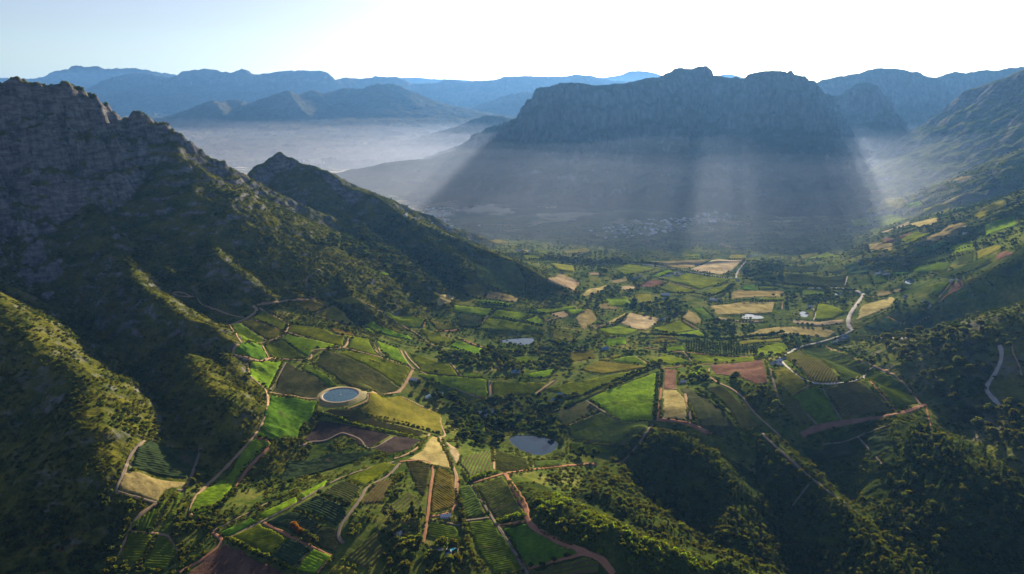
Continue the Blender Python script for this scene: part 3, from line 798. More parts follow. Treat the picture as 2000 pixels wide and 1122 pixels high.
for line in ROADS.split('\n'):
    k_, s = line.split(':'); w = float(k_[1:]) * .8; pp = chaikin(pts(s), 2); W3 = hit(*pp.T)
    # drop jumps behind a crest
    keep = np.r_[True, np.hypot(*np.diff(W3[:, :2], axis=0).T) < 220]; W3 = W3[keep]
    if len(W3) < 2: continue
    p = resample(W3[:, :2], 4.0)
    if len(p) < 2: continue
    dist = np.hypot(*p.T); w = np.maximum(w, dist * .0012)
    tg = np.gradient(p, axis=0); tg /= np.hypot(*tg.T)[:, None] + 1e-9; nr = np.stack([-tg[:, 1], tg[:, 0]], -1)
    nsd = noise(p[:, 0] / 14, p[:, 1] / 14, 3) * .18
    offs = [-.62, -.5, -.25, 0, .25, .5, .62]; rows = []
    for kk, of in enumerate(offs):
        xy = p + nr * (w * (of + nsd * (1 if of > 0 else -.6)))[:, None] ; up = .55 + dist * .00035
        zz = hz(xy[:, 0], xy[:, 1]) + (up if 0 < kk < 6 else -.8)
        rows.append(np.c_[xy, zz])
    G = np.stack(rows, 1); n = len(p); ii = np.arange(n * 7).reshape(n, 7)
    f = np.stack([ii[:-1, :-1], ii[:-1, 1:], ii[1:, 1:], ii[1:, :-1]], -1).reshape(-1, 4)[:, ::-1]
    tag(mk(RC[k_[0]][0], G.reshape(-1, 3), f, RM[k_[0]]), kind='structure'); ROADPTS.append(np.c_[p, w])
print('roads', time.time() - T0)

# ------------------------------------------------------------ water
q = N('pond_water'); M['water'] = q.done((.01, .028, .045), rough=.06, spec=.5, bump=q.noise(.5, 3, .6), bstr=.02, bdist=.1)
def fan(poly, z, nm, mat, parent=None, loc=(0, 0, 0)):
    n = len(poly); v = np.c_[poly, np.full(n, z)]; v = np.vstack([v, [*poly.mean(0), z]])
    return mk(nm, v, [(i, (i + 1) % n, n) for i in range(n)], mat, parent, True, loc)
for poly, z, lab in pond_w:
    c = poly.mean(0); g = c + (poly - c) * 1.04
    if np.cross(poly[1] - poly[0], poly[2] - poly[1]) < 0: g = g[::-1]
    o = fan(g, z, 'pond', M['water']); o['kind'] = 'structure'

# ------------------------------------------------------------ round reservoir
def lathe(prof, n, nm, mat, parent, wob=0):
    v = []; f = []
    for j, (r, z) in enumerate(prof):
        for i in range(n):
            t = 2 * math.pi * i / n; rw = r * (1 + wob * math.sin(3 * t + 1) * (j > 2)); v.append((rw * math.cos(t), rw * math.sin(t), z))
    for j in range(len(prof) - 1):
        for i in range(n): f.append((j * n + i, j * n + (i + 1) % n, (j + 1) * n + (i + 1) % n, (j + 1) * n + i))
    return mk(nm, v, f, mat, parent)
def simple(name, c1, c2=None, sc=.3, rough=.9, spec=.2):
    q = N(name); f = q.noise(sc, 4, .65); c2 = c2 or tuple(v * .7 for v in c1)
    return q.done(q.mix(q.ramp(f, [(.35, 0.0), (.65, 1.0)]), c2, c1), rough=rough, spec=spec, bump=f, bstr=.3)
E = bpy.data.objects.new('reservoir', None); C.objects.link(E); E.location = (RES[0], RES[1], RES_Z - 1); E.scale = (.88, .88, .75)
tag(E, 'round blue irrigation reservoir with pale liner inside a circular tan earth embankment', 'reservoir')
M['bank'] = simple('embankment_earth', (.30, .25, .10), (.15, .15, .05), .12); M['crown'] = simple('rim_track', (.36, .26, .16), None, .3); M['liner'] = simple('pale_liner', (.42, .40, .34), (.25, .24, .2), .4)
lathe([(38, .8), (41, 5.2), (45, 5.2), (56, .9), (66, -2.5)], 96, 'embankment', M['bank'], E, .05)
lathe([(41, 5.45), (43, 5.6), (44.8, 5.45)], 96, 'rim_track', M['crown'], E)
lathe([(30, .5), (38.4, 3.6), (40.8, 5.3)], 96, 'liner', M['liner'], E)
t = np.linspace(0, 2 * np.pi, 96, endpoint=False)
wt = simple('reservoir_water', (.03, .08, .095), (.02, .06, .075), .05, .08, .5)
fan(np.stack([38.6 * np.cos(t), 38.6 * np.sin(t)], -1), 3.7, 'water', wt, E)
M['float'] = simple('white_float', (.75, .75, .72)); lathe([(0.1, 5.0), (1.2, 4.8), (1.4, 3.9), (1.2, 3.5)], 12, 'pump_float', M['float'], E)

# ------------------------------------------------------------ trees: crowns of many leaf clumps on a limbed trunk
def leafmat(name, c1, c2, tr=.5):
    q = N(name); f = q.noise(.35, 3, .6); oi = q.node('ShaderNodeObjectInfo').outputs['Random']
    col = q.mix(q.ramp(f, [(.35, 0.0), (.65, 1.0)]), c1, c2)
    hs = q.node('ShaderNodeHueSaturation'); q.l(col, hs.inputs['Color']); q.l(q.math('ADD', q.math('MULTIPLY', oi, .05), .475), hs.inputs['Hue']); q.l(q.math('ADD', q.math('MULTIPLY', oi, .7), .65), hs.inputs['Value'])
    q.l(q.math('ADD', q.math('MULTIPLY', q.noise(.01, 2), .3), .85), hs.inputs['Saturation'])
    return q.done(hs.outputs[0], trans=tr)
M['bark'] = simple('bark', (.10, .075, .05), None, 2.0)
LM = {'dark': leafmat('dark_leaves', (.022, .038, .010), (.04, .062, .014), .35), 'lime': leafmat('lime_leaves', (.065, .10, .010), (.11, .15, .018), .5),
      'olive': leafmat('olive_leaves', (.05, .065, .014), (.085, .10, .02), .4), 'gum': leafmat('grey_green_leaves', (.04, .052, .02), (.07, .082, .03), .35), 'rust': leafmat('rust_leaves', (.14, .07, .02), (.18, .10, .03), .4)}
def crown_geo(rg, shape):
    """unit-height crown (z 0..1) as leaf clumps; returns vertices, quads"""
    cl = []
    if shape == 'round':
        for i in range(15):
            u = rg.normal(size=3); u /= np.linalg.norm(u); u[2] = abs(u[2]) * .9 - .25
            cl.append((np.array([u[0] * .27, u[1] * .27, .6 + u[2] * .3]), rg.uniform(.11, .19)))
        cl.append((np.array([0, 0, .6]), .26)); nl = 24; ls = .075
    elif shape == 'column':
        for i in range(14):
            z = .18 + .8 * i / 13; r = .085 * math.sin(math.pi * min(1, (z + .12)) * .92) + .02; a = rg.uniform(0, 6.28)
            cl.append((np.array([math.cos(a) * r * .5, math.sin(a) * r * .5, z * .96]), .055 + r * .4))
        nl = 18; ls = .05
    elif shape == 'pine':
        for i in range(16):
            z = .22 + .76 * i / 15; r = .27 * (1.03 - z); 
            for k in range(2 if z < .8 else 1):
                a = rg.uniform(0, 6.28); cl.append((np.array([math.cos(a) * r * .6, math.sin(a) * r * .6, z]), .04 + r * .42))
        nl = 12; ls = .06
    else:   # low bush
        for i in range(8):
            u = rg.normal(size=3); u /= np.linalg.norm(u); cl.append((np.array([u[0] * .4, u[1] * .4, .42 + abs(u[2]) * .28]), rg.uniform(.2, .32)))
        nl = 12; ls = .17
    V = []; F = []
    for c, r in cl:
        for k in range(nl):
            n = rg.normal(size=3); n /= np.linalg.norm(n); p = c + n * r * rg.uniform(.75, 1.08) * np.array([1, 1, .8])
            n2 = n + rg.normal(size=3) * .55; n2 /= np.linalg.norm(n2); a = np.cross(n2, rg.normal(size=3)); a /= np.linalg.norm(a); b = np.cross(n2, a)
            s = ls * rg.uniform(.6, 1.25); i0 = len(V); V += [p + (a + b * .3) * s, p + (b - a * .2) * s, p - (a - b * .1) * s * .9, p - b * s * .85]; F.append((i0, i0 + 1, i0 + 2, i0 + 3))
    return np.array(V), F
def trunk_geo(rg, shape):
    V = []; F = []
    def limb(p0, p1, r0, r1):
        d = np.array(p1, float) - p0; d /= np.linalg.norm(d); a = np.cross(d, (0.3, 1, .1)); a /= np.linalg.norm(a); b = np.cross(d, a); i0 = len(V)
        for p, r in ((p0, r0), (p1, r1)):
            for k in range(5): t = 2 * math.pi * k / 5; V.append(np.array(p) + (a * math.cos(t) + b * math.sin(t)) * r)
        for k in range(5): F.append((i0 + k, i0 + (k + 1) % 5, i0 + 5 + (k + 1) % 5, i0 + 5 + k))
    top = {'round': .45, 'column': .9, 'pine': .9, 'bush': .25}[shape]
    limb((0, 0, -.06), (.01, 0, top), .035, .014 if shape != 'bush' else .02)
    if shape in ('round', 'bush'):
        for k in range(4): a = k * 1.6 + rg.uniform(0, .5); limb((.01, 0, top * .75), (math.cos(a) * .2, math.sin(a) * .2, top + .2), .018, .007)
    return np.array(V), F
PROTO = {}
def proto(shape, leaf, var):
    k = (shape, leaf, var)
    if k in PROTO: return PROTO[k]
    rg = np.random.default_rng(hash(shape) % 97 * 0 + var * 13 + len(shape)); cv, cf = crown_geo(rg, shape); tv, tf = trunk_geo(rg, shape)
    def me(nm, v, f, mats, mi=None):
        m = bpy.data.meshes.new(nm); m.from_pydata([tuple(p) for p in v], [], f)
        for x in mats: m.materials.append(x)
        if mi is not None: m.polygons.foreach_set('material_index', mi)
        m.update(); return m
    both = me('tree_' + shape, np.vstack([cv, tv]), list(cf) + [tuple(i + len(cv) for i in f) for f in tf], [LM[leaf], M['bark']], [0] * len(cf) + [1] * len(tf))
    PROTO[k] = (me('crown', cv, cf, [LM[leaf]]), me('trunk', tv, tf, [M['bark']]), both); return PROTO[k]
TREES = []    # x, y, height, width factor, shape, leaf, label id
LABELS = []
def lab(label, group): LABELS.append((label, group)); return len(LABELS) - 1
HEDGES = """lime,bush,5,5.5|630,808 703,832 754,843 823,860|lime green bushy tree in the clipped row above the dark ploughed field|bright row above the ploughed field
lime,bush,6,5|450,1054 479,1073 525,1092 555,1108 573,1120|bright lime tree in the row bordering the red bare field at the bottom|bright row by the red field
dark,round,10,8|1288,714 1210,744 1144,774 1105,786|dark round tree in the windbreak running diagonally above the big green vineyard|diagonal windbreak
dark,round,9,7|1285,732 1281,775 1278,822|dark tree in the windbreak between the green vineyard and the red soil fields|windbreak by the red soil
lime,bush,6,4.5|918,941 948,928 972,924|lime green tree in the short hedge above the square vine block|short hedge above the vine block
lime,bush,6,4.5|972,1020 999,1011 1023,1008|lime green tree in the short hedge below the square vine block|short hedge below the vine block
olive,round,8,7|897,975 903,1005 908,1030 918,1073 932,1119|small round tree in the line beside the track down the bottom centre|tree line beside the centre track
dark,round,13,7|1253,657 1330,660 1420,668 1530,652|tall dark tree in the long avenue crossing the middle of the valley|long avenue in mid valley
dark,round,13,9|1449,548 1534,558 1574,560 1617,568 1670,570|dark tree in the avenue below the striped orchard|avenue below the orchard
dark,round,11,9|1430,558 1411,574 1387,582 1350,575|dark tree in the row beside the pale road junction|row at the road junction
dark,round,6,9|1385,594 1430,590 1515,588|small tree in the row along the top of the dry field|row above the dry field
dark,round,7,8|1685,630 1720,616 1749,600 1757,590|small dark tree in the hedge along the golden field|hedge along the golden field
dark,round,7,9|1690,590 1740,577|dark tree in the short row above the golden field|short row above the golden field
dark,round,7,7|958,741 1075,740|dark tree in the hedge above the two green fields in the centre|hedge above the centre fields
olive,round,8,8|374,1006 420,992 439,981 463,960 476,946 495,920|round green tree along the lower edge of the long green strip field|trees along the strip field
rust,round,11,6|573,1035 580,1040 588,1046|rust coloured tree in the short row between the dark fields|rust coloured trees
gum,round,11,7|597,1050 606,1056 616,1063|grey green tree in the short row between the dark fields|grey green trees of the short row
dark,column,14,7|1529,520 1527,552|dark columnar tree on the left edge of the striped orchard|columnar row by the orchard
olive,bush,4,8|832,838 765,820 700,805 660,797|low olive bush in the hedge under the round reservoir|hedge under the reservoir
dark,column,16,7|1340,672 1400,676 1475,683|tall poplar in the upper row of the mid valley plantation|poplars upper row
dark,column,16,7|1340,680 1400,685 1475,692|tall poplar in the lower row of the mid valley plantation|poplars lower row
dark,round,9,9|1170,637 1200,633 1225,617|dark tree in the hedge left of the straw field|hedge left of the straw field
dark,round,9,11|1251,505 1330,505 1400,500 1460,495|dark tree along the far edge of the dry fields|far field edge row
dark,round,8,11|1260,514 1330,530 1420,545|dark tree along the pale straight road|trees along the straight road
dark,round,8,8|1700,538 1780,520 1860,505 1940,480|dark tree in the hedge climbing the right hand farmland|hedge climbing on the right
dark,round,8,9|1690,508 1770,508 1860,492 1950,465|dark tree in the upper hedge of the right hand farmland|upper hedge on the right
dark,round,8,10|1640,500 1700,490 1800,485 1900,470|dark tree in the faint top hedge of the right hand farmland|top hedge on the right
olive,bush,4,7|856,858 872,885 886,915|low bush between the reddish wedge field and the ochre vineyard|bushes by the wedge field
dark,round,9,12|1190,690 1250,690 1330,695|dark tree standing over the pale green meadows|trees over the meadows
olive,bush,4,9|1000,925 1060,918 1150,909|low bush along the red road under the vine block|bushes by the red road"""
for line in HEDGES.split('\n'):
    a, s, l1, l2 = line.split('|'); leaf, shp, h, sp = a.split(','); h = float(h); sp = float(sp); li = lab(l1, l2)
    p = resample(hit(*pts(s).T)[:, :2], sp); p = p + RNG.normal(size=p.shape) * sp * .12
    for x, y in p: TREES.append((x, y, h * RNG.uniform(.75, 1.25), RNG.uniform(.9, 1.25), shp, leaf, li))
WOODS = """dark,round,11,150|690,440 760,420 850,450 910,475 1000,515 1050,545 1010,540 930,520 915,545 880,570 830,560 760,530 700,500 620,480|dark tree of the wood on the second peak's right slope|slope wood
olive,round,9,600|690,440 760,420 850,450 910,475 915,545 880,570 830,560 760,530 700,500|olive green tree of the wood on the second peak's right slope|olive trees of the slope wood
dark,round,11,110|865,700 850,695 946,678 1000,690 1080,668 1150,680 1150,700 1090,722 1030,718 1000,728 910,720|dark tree of the wood below the pale pond|wood below the pale pond
olive,round,10,300|865,700 946,678 1000,690 1080,668 1150,680 1150,700 1090,722 1000,728|olive tree of the wood below the pale pond|olive trees below the pale pond
dark,round,12,130|800,735 840,760 930,785 1000,778 1070,775 1120,790 1090,820 1110,850 1092,860 1050,850 1000,845 980,870 930,880 900,870 890,830 870,810 900,800 830,775|dark tree of the grove around the manor and the dark pond|manor grove
olive,round,10,500|820,755 930,785 1000,778 1070,775 1120,790 1000,800 960,880 900,870 890,830 900,800|lighter tree of the grove around the manor|lighter trees of the manor grove
dark,round,12,220|1230,590 1270,585 1340,590 1350,605 1320,625 1280,615 1240,610|dark tree of the clump around the central farm|central farm clump
dark,round,11,330|1165,560 1230,530 1250,560 1240,600 1180,600 1130,590 1010,590 1040,580 1130,565|dark tree of the loose wood in mid valley|loose mid valley wood
dark,round,11,500|1040,500 1180,490 1330,497 1240,510 1200,540 1120,520 1060,510|dark tree on the shaded edge of the far fields|far shaded wood
dark,round,12,200|1370,640 1400,630 1480,640 1470,650 1420,662 1370,655|dark tree of the oblong copse under the bright pond|oblong copse
dark,round,13,250|1530,655 1560,650 1590,665 1560,680 1530,670|big dark tree of the copse at the road bend|road bend copse
lime,round,12,160|1330,720 1350,715 1385,722 1388,745 1350,757 1325,745|bright green tree of the round copse beside the red field|round copse by the red field
olive,round,12,170|1420,740 1450,735 1530,790 1525,825 1490,815 1440,765|olive tree of the diagonal copse between the knolls|diagonal copse
gum,round,14,200|1700,670 1760,658 1950,650 1945,700 1930,760 2000,800 2000,900 1900,840 1830,790 1790,730 1740,690|grey green tree of the wood on the right slope|right slope wood
olive,round,7,90|1230,860 1330,845 1400,870 1430,950 1480,1110 1300,1060 1200,1010 1190,900|olive scrub tree on the forested knoll right of the dark pond|knoll scrub
dark,pine,9,260|1250,880 1380,860 1430,950 1480,1110 1300,1060 1200,1010|dark pine on the forested knoll right of the dark pond|knoll pines
olive,round,7,90|1480,860 1530,860 1620,950 1740,1080 1760,1130 1400,1130 1400,1040 1500,960|olive scrub tree around the narrow spur at the lower right|narrow spur scrub
dark,pine,9,250|1480,870 1620,960 1740,1090 1760,1130 1400,1130 1400,1040|dark pine around the narrow spur at the lower right|narrow spur pines
olive,round,8,100|1780,830 1900,880 2030,960 2030,1130 1760,1130 1700,1000 1750,900|olive tree of the plantation in the bottom right corner|corner plantation
dark,pine,11,150|1780,830 1900,880 2030,960 2030,1130 1760,1130 1700,1000 1750,900|dark pine of the plantation in the bottom right corner|corner pines
lime,bush,4,22|1030,955 1100,975 1250,1050 1400,1100 1500,1135 1200,1135 1150,1070 1050,1020|low lime green bush on the slope below the red track|lime bushes below the track
olive,round,7,80|1050,930 1100,915 1200,915 1240,930 1200,980 1120,975|olive scrub tree right of the red track junction|scrub by the track junction
olive,bush,6,90|-30,985 120,1000 250,980 300,1000 250,1080 250,1130 -30,1130|olive bush in the rough bottom left corner|bottom left bushes
rust,bush,4,160|-30,1040 120,1020 200,1060 150,1130 -30,1130|brownish bush in the rough bottom left corner|brown bottom left bushes
dark,round,8,260|-30,985 120,1000 250,980 300,1000 250,1080 250,1130 -30,1130|dark tree in the rough bottom left corner|bottom left trees
olive,round,7,80|350,1000 370,950 395,900 460,850 500,790 520,790 500,830 440,910 390,960 366,1010 430,1020 400,1060 340,1110 330,1060|olive tree between the left spur and the strip field|trees by the strip field track
olive,round,12,150|750,1010 790,1000 830,1010 825,1050 920,1080 930,1130 760,1130 740,1060|round tree around the cottages at the bottom centre|cottage garden trees
lime,round,9,400|830,1050 900,1070 930,1130 830,1130|bright green tree around the cottages at the bottom centre|bright cottage garden trees
gum,pine,15,500|750,1010 790,1000 830,1010 825,1060 780,1080|tall grey green tree left of the cottages at the bottom centre|tall trees by the cottages
olive,bush,4,50|700,980 760,920 790,930 750,990 740,1010 690,1050 670,1060|low bush on the rough slope between the vine blocks|bushes on the rough slope
dark,round,14,160|1120,878 1190,870 1205,895 1150,903 1110,890|large dark tree in the clump right of the dark pond|clump right of the dark pond
dark,round,11,260|1530,570 1640,575 1680,600 1640,600 1560,590 1530,600|dark tree of the belt above the irregular pond|belt above the irregular pond
dark,round,12,260|1740,595 1800,590 1850,590 1880,590 1880,640 1910,665 1850,650 1830,620 1790,605 1750,605|dark tree of the grove around the right hand homestead|homestead grove
dark,round,13,260|1440,510 1530,515 1525,555 1490,555 1450,540|dark tree left of the striped orchard|wood left of the orchard
dark,round,11,900|930,470 1130,470 1330,470 1500,480 1640,500 1560,500 1450,495 1330,492 1100,500 1000,490|dark tree at the shaded foot of the massif|shaded wood at the massif foot
dark,round,10,500|1650,470 1750,440 1900,400 2000,370 2000,480 1900,500 1700,510|dark tree on the sunlit right hand slope|trees of the right hand slope
dark,round,8,1500|560,870 690,860 760,890 650,930 560,960 500,940|dark tree in the shaded hollow|hollow trees
olive,bush,5,200|870,820 890,830 905,870 890,880 872,850|small bush left of the manor grove|bushes left of the grove
olive,bush,4,45|980,872 1010,884 1040,898 1070,896 1100,880 1105,895 1060,905 1020,898|bush on the dam of the dark pond|bushes on the pond dam"""
EDGE = [lab('small dark tree on the edge of a vineyard block, away from the long avenues', 'vineyard edge trees'), lab('low olive bush on the edge of a vineyard block', 'vineyard edge bushes')]
for poly in FIELD_POLYS:
    c = poly.mean(0); dist = math.hypot(*c)
    for a, b in zip(poly, np.roll(poly, -1, 0)):
        L = math.hypot(*(b - a))
        if L < 25 or RNG.random() > .5: continue
        big = RNG.random() < (.45 if dist > 1700 else .2); sp = 8 if big else 5; n = int(L / sp); nrm = np.array([(b - a)[1], -(b - a)[0]]) / L
        if nrm @ (a - c) < 0: nrm = -nrm
        t0, t1 = sorted(RNG.uniform(0, 1, 2)); t0 *= .5; t1 = .5 + t1 * .5
        for t in np.linspace(t0, t1, max(2, int(n * (t1 - t0)))):
            q_ = a + (b - a) * t + nrm * RNG.uniform(2, 4.5)
            if big: TREES.append((q_[0], q_[1], RNG.uniform(5, 11), RNG.uniform(.9, 1.3), 'round', 'dark', EDGE[0]))
            else: TREES.append((q_[0], q_[1], RNG.uniform(2, 4.5), RNG.uniform(1, 1.5), 'bush', 'olive', EDGE[1]))
def blocked(x, y, mrg=3):
    b = np.zeros(len(x), bool)
    for poly in FIELD_POLYS:
        if poly[:, 0].max() < x.min() or poly[:, 0].min() > x.max() or poly[:, 1].max() < y.min() or poly[:, 1].min() > y.max(): continue
        b |= inpoly(x, y, poly)
    for poly, z, _ in pond_w: b |= inpoly(x, y, poly)
    b |= np.hypot(x - RES[0], y - RES[1]) < 68
    for rp in ROADPTS:
        if rp[:, 0].max() < x.min() - 5 or rp[:, 0].min() > x.max() + 5: continue
        c = np.where(~b)[0]
        if len(c) == 0: break
        for s0 in range(0, len(c), 4000):
            cc = c[s0:s0 + 4000]; d = np.hypot(x[cc, None] - rp[None, :, 0], y[cc, None] - rp[None, :, 1]) - rp[None, :, 2] * .5
            b[cc[d.min(1) < mrg - 1]] = True
    return b
for line in WOODS.split('\n'):
    a, s, l1, l2 = line.split('|'); leaf, shp, h, ar = a.split(','); h = float(h); ar = float(ar); li = lab(l1, l2)
    poly = hit(*pts(s).T)[:, :2]; lo = poly.min(0); hi = poly.max(0); A = (hi - lo).prod(); n = int(min(A / ar, 12000))
    x = RNG.uniform(lo[0], hi[0], n); y = RNG.uniform(lo[1], hi[1], n); k = inpoly(x, y, poly) & (noise(x / 45, y / 45, 12) + .6 * noise(x / 18, y / 18, 13) > -.4); x = x[k]; y = y[k]
    k = ~blocked(x, y); x = x[k]; y = y[k]
    for X, Y in zip(x, y): TREES.append((X, Y, h * float(np.clip(RNG.lognormal(-.12, .38), .4, 1.7)), RNG.uniform(.75, 1.35), shp, leaf, li))
print('trees', len(TREES), time.time() - T0)
xs = np.array([t[0] for t in TREES]); ys = np.array([t[1] for t in TREES]); hs_ = np.array([t[2] for t in TREES]); zs = hz(xs, ys)
def project(x, y, z):
    v_ = y * CP - (z - CAMZ) * SP; u_ = y * SP + (z - CAMZ) * CP
    return 1000 + FPX * x / v_, 561 - FPX * u_ / v_, v_
PX, PY, DD = project(xs, ys, zs + hs_ * .6)
def visible(x, y, z):
    t = np.linspace(.05, .985, 160)[:, None]; g = hz((x * t).ravel(), (y * t).ravel()).reshape(160, -1); return (CAMZ + (z - CAMZ) * t > g).all(0)
app = hs_ * np.array([{'round': 1, 'column': .7, 'pine': .8, 'bush': .8}[t[4]] for t in TREES]) / DD
inside = (PX > 5) & (PX < 1995) & (PY > 5) & (PY < 1117)
app[~inside] = 0
order_ = np.argsort(-app)[:700]; vis = visible(xs[order_], ys[order_], zs[order_] + hs_[order_]); chosen = list(order_[vis][:300])
cs = set(int(i) for i in chosen)
KN = {'round': 'tree', 'column': 'poplar_tree', 'pine': 'pine_tree', 'bush': 'bushy_tree'}
for i in chosen:
    x, y, h, w, shp, leaf, li = TREES[i]; cr, tk, both = proto(shp, leaf, int(i) % 4)
    e = bpy.data.objects.new(KN[shp], None); C.objects.link(e); e.location = (x, y, float(zs[i])); e.rotation_euler = (0, 0, float(RNG.uniform(0, 6.28))); e.scale = (h * w, h * w, h)
    tag(e, LABELS[li][0], 'tree', LABELS[li][1])
    for nm, me_ in (('crown', cr), ('trunk', tk)):
        o = bpy.data.objects.new(nm, me_); C.objects.link(o); o.parent = e

# scattered shrubs on the hills and rough ground (nobody could count them)
SH = []
def scatter(n, x0, x1, y0, y1, hmin, hmax, leaf, thr, seed, rmin=0):
    x = RNG.uniform(x0, x1, n); y = RNG.uniform(y0, y1, n)
    k = (noise(x / 60, y / 60, seed) + noise(x / 15, y / 15, seed + 1) * .6 + noise(x / 260, y / 260, seed + 2) * .6 > thr) & (np.abs(x / y) < .9); x = x[k]; y = y[k]
    e = 4.0; gx = (hz(x + e, y) - hz(x - e, y)) / (2 * e); gy = (hz(x, y + e) - hz(x, y - e)) / (2 * e)
    k = np.hypot(gx, gy) < 1.15; x = x[k]; y = y[k]; k = ~blocked(x, y, 2); x = x[k]; y = y[k]
    z = hz(x, y); h = hmin + (hmax * 1.25 - hmin) * RNG.uniform(0, 1, len(x)) ** 1.8; return x, y, z, h
def cloud(name, src_mesh, x, y, z, h, w):
    """many copies of one small plant on points: a single stuff object"""
    me_ = bpy.data.meshes.new(name); me_.from_pydata(list(zip(x.tolist(), y.tolist(), z.tolist())), [], [])
    n = len(x)
    for nm, val in (('ph', h), ('pw', h * w), ('pr', RNG.uniform(0, 6.28, n))):
        a = me_.attributes.new(nm, 'FLOAT', 'POINT'); a.data.foreach_set('value', np.asarray(val, np.float32))
    o = bpy.data.objects.new(name, me_); C.objects.link(o); tag(o, kind='stuff')
    ng = bpy.data.node_groups.new(name, 'GeometryNodeTree'); ng.interface.new_socket('Geometry', in_out='INPUT', socket_type='NodeSocketGeometry'); ng.interface.new_socket('Geometry', in_out='OUTPUT', socket_type='NodeSocketGeometry')
    gi = ng.nodes.new('NodeGroupInput'); go = ng.nodes.new('NodeGroupOutput'); ip = ng.nodes.new('GeometryNodeInstanceOnPoints'); oi = ng.nodes.new('GeometryNodeObjectInfo')
    src = bpy.data.objects.new(name + '_plant', src_mesh); oi.inputs['Object'].default_value = src
    L = ng.links.new; L(gi.outputs[0], ip.inputs['Points']); L(oi.outputs['Geometry'], ip.inputs['Instance'])
    def at(nm):
        a = ng.nodes.new('GeometryNodeInputNamedAttribute'); a.data_type = 'FLOAT'; a.inputs['Name'].default_value = nm; return a.outputs['Attribute']
    cx = ng.nodes.new('ShaderNodeCombineXYZ'); L(at('pw'), cx.inputs[0]); L(at('pw'), cx.inputs[1]); L(at('ph'), cx.inputs[2]); L(cx.outputs[0], ip.inputs['Scale'])
    cr_ = ng.nodes.new('ShaderNodeCombineXYZ'); L(at('pr'), cr_.inputs[2])
    er = ng.nodes.new('FunctionNodeEulerToRotation'); L(cr_.outputs[0], er.inputs[0]); L(er.outputs[0], ip.inputs['Rotation'])
    L(ip.outputs[0], go.inputs[0]); md = o.modifiers.new('plants', 'NODES'); md.node_group = ng
    return o
groups = {}
for i, t in enumerate(TREES):
    if i in cs or not (-300 < PX[i] < 2300): continue
    groups.setdefault((t[4], t[5], i % 2), []).append(i)
for (shp, leaf, var), ids in groups.items():
    ids = np.array(ids); w = np.array([TREES[i][3] for i in ids])
    cloud('forest', proto(shp, leaf, var)[2], xs[ids], ys[ids], zs[ids], hs_[ids], w)
for k, (n, x0, x1, y0, y1, h0, h1, leaf, thr) in enumerate([(60000, -1500, -350, 650, 2500, 1.6, 4.2, 'olive', -.05), (30000, -1500, -350, 650, 2500, 1.6, 4.5, 'dark', .1),
        (26000, -700, 900, 600, 1300, 1.5, 3.5, 'olive', .05), (22000, 300, 1500, 650, 1900, 2, 5, 'dark', .0), (20000, -900, 300, 1700, 3200, 2, 6, 'dark', .05), (17000, -300, 2400, 1600, 4200, 3, 9, 'dark', .2), (13000, -500, 1500, 1300, 3200, 5, 12, 'olive', .3), (9000, 900, 3000, 2200, 4500, 4, 9, 'dark', .1)]):
    x, y, z, h = scatter(n, x0, x1, y0, y1, h0, h1, leaf, thr, 50 + k)
    cloud('scrub', proto('bush' if h1 < 6 else 'round', leaf, k % 4)[2], x, y, z, h, RNG.uniform(.9, 1.5, len(x)))
print('plants', time.time() - T0)

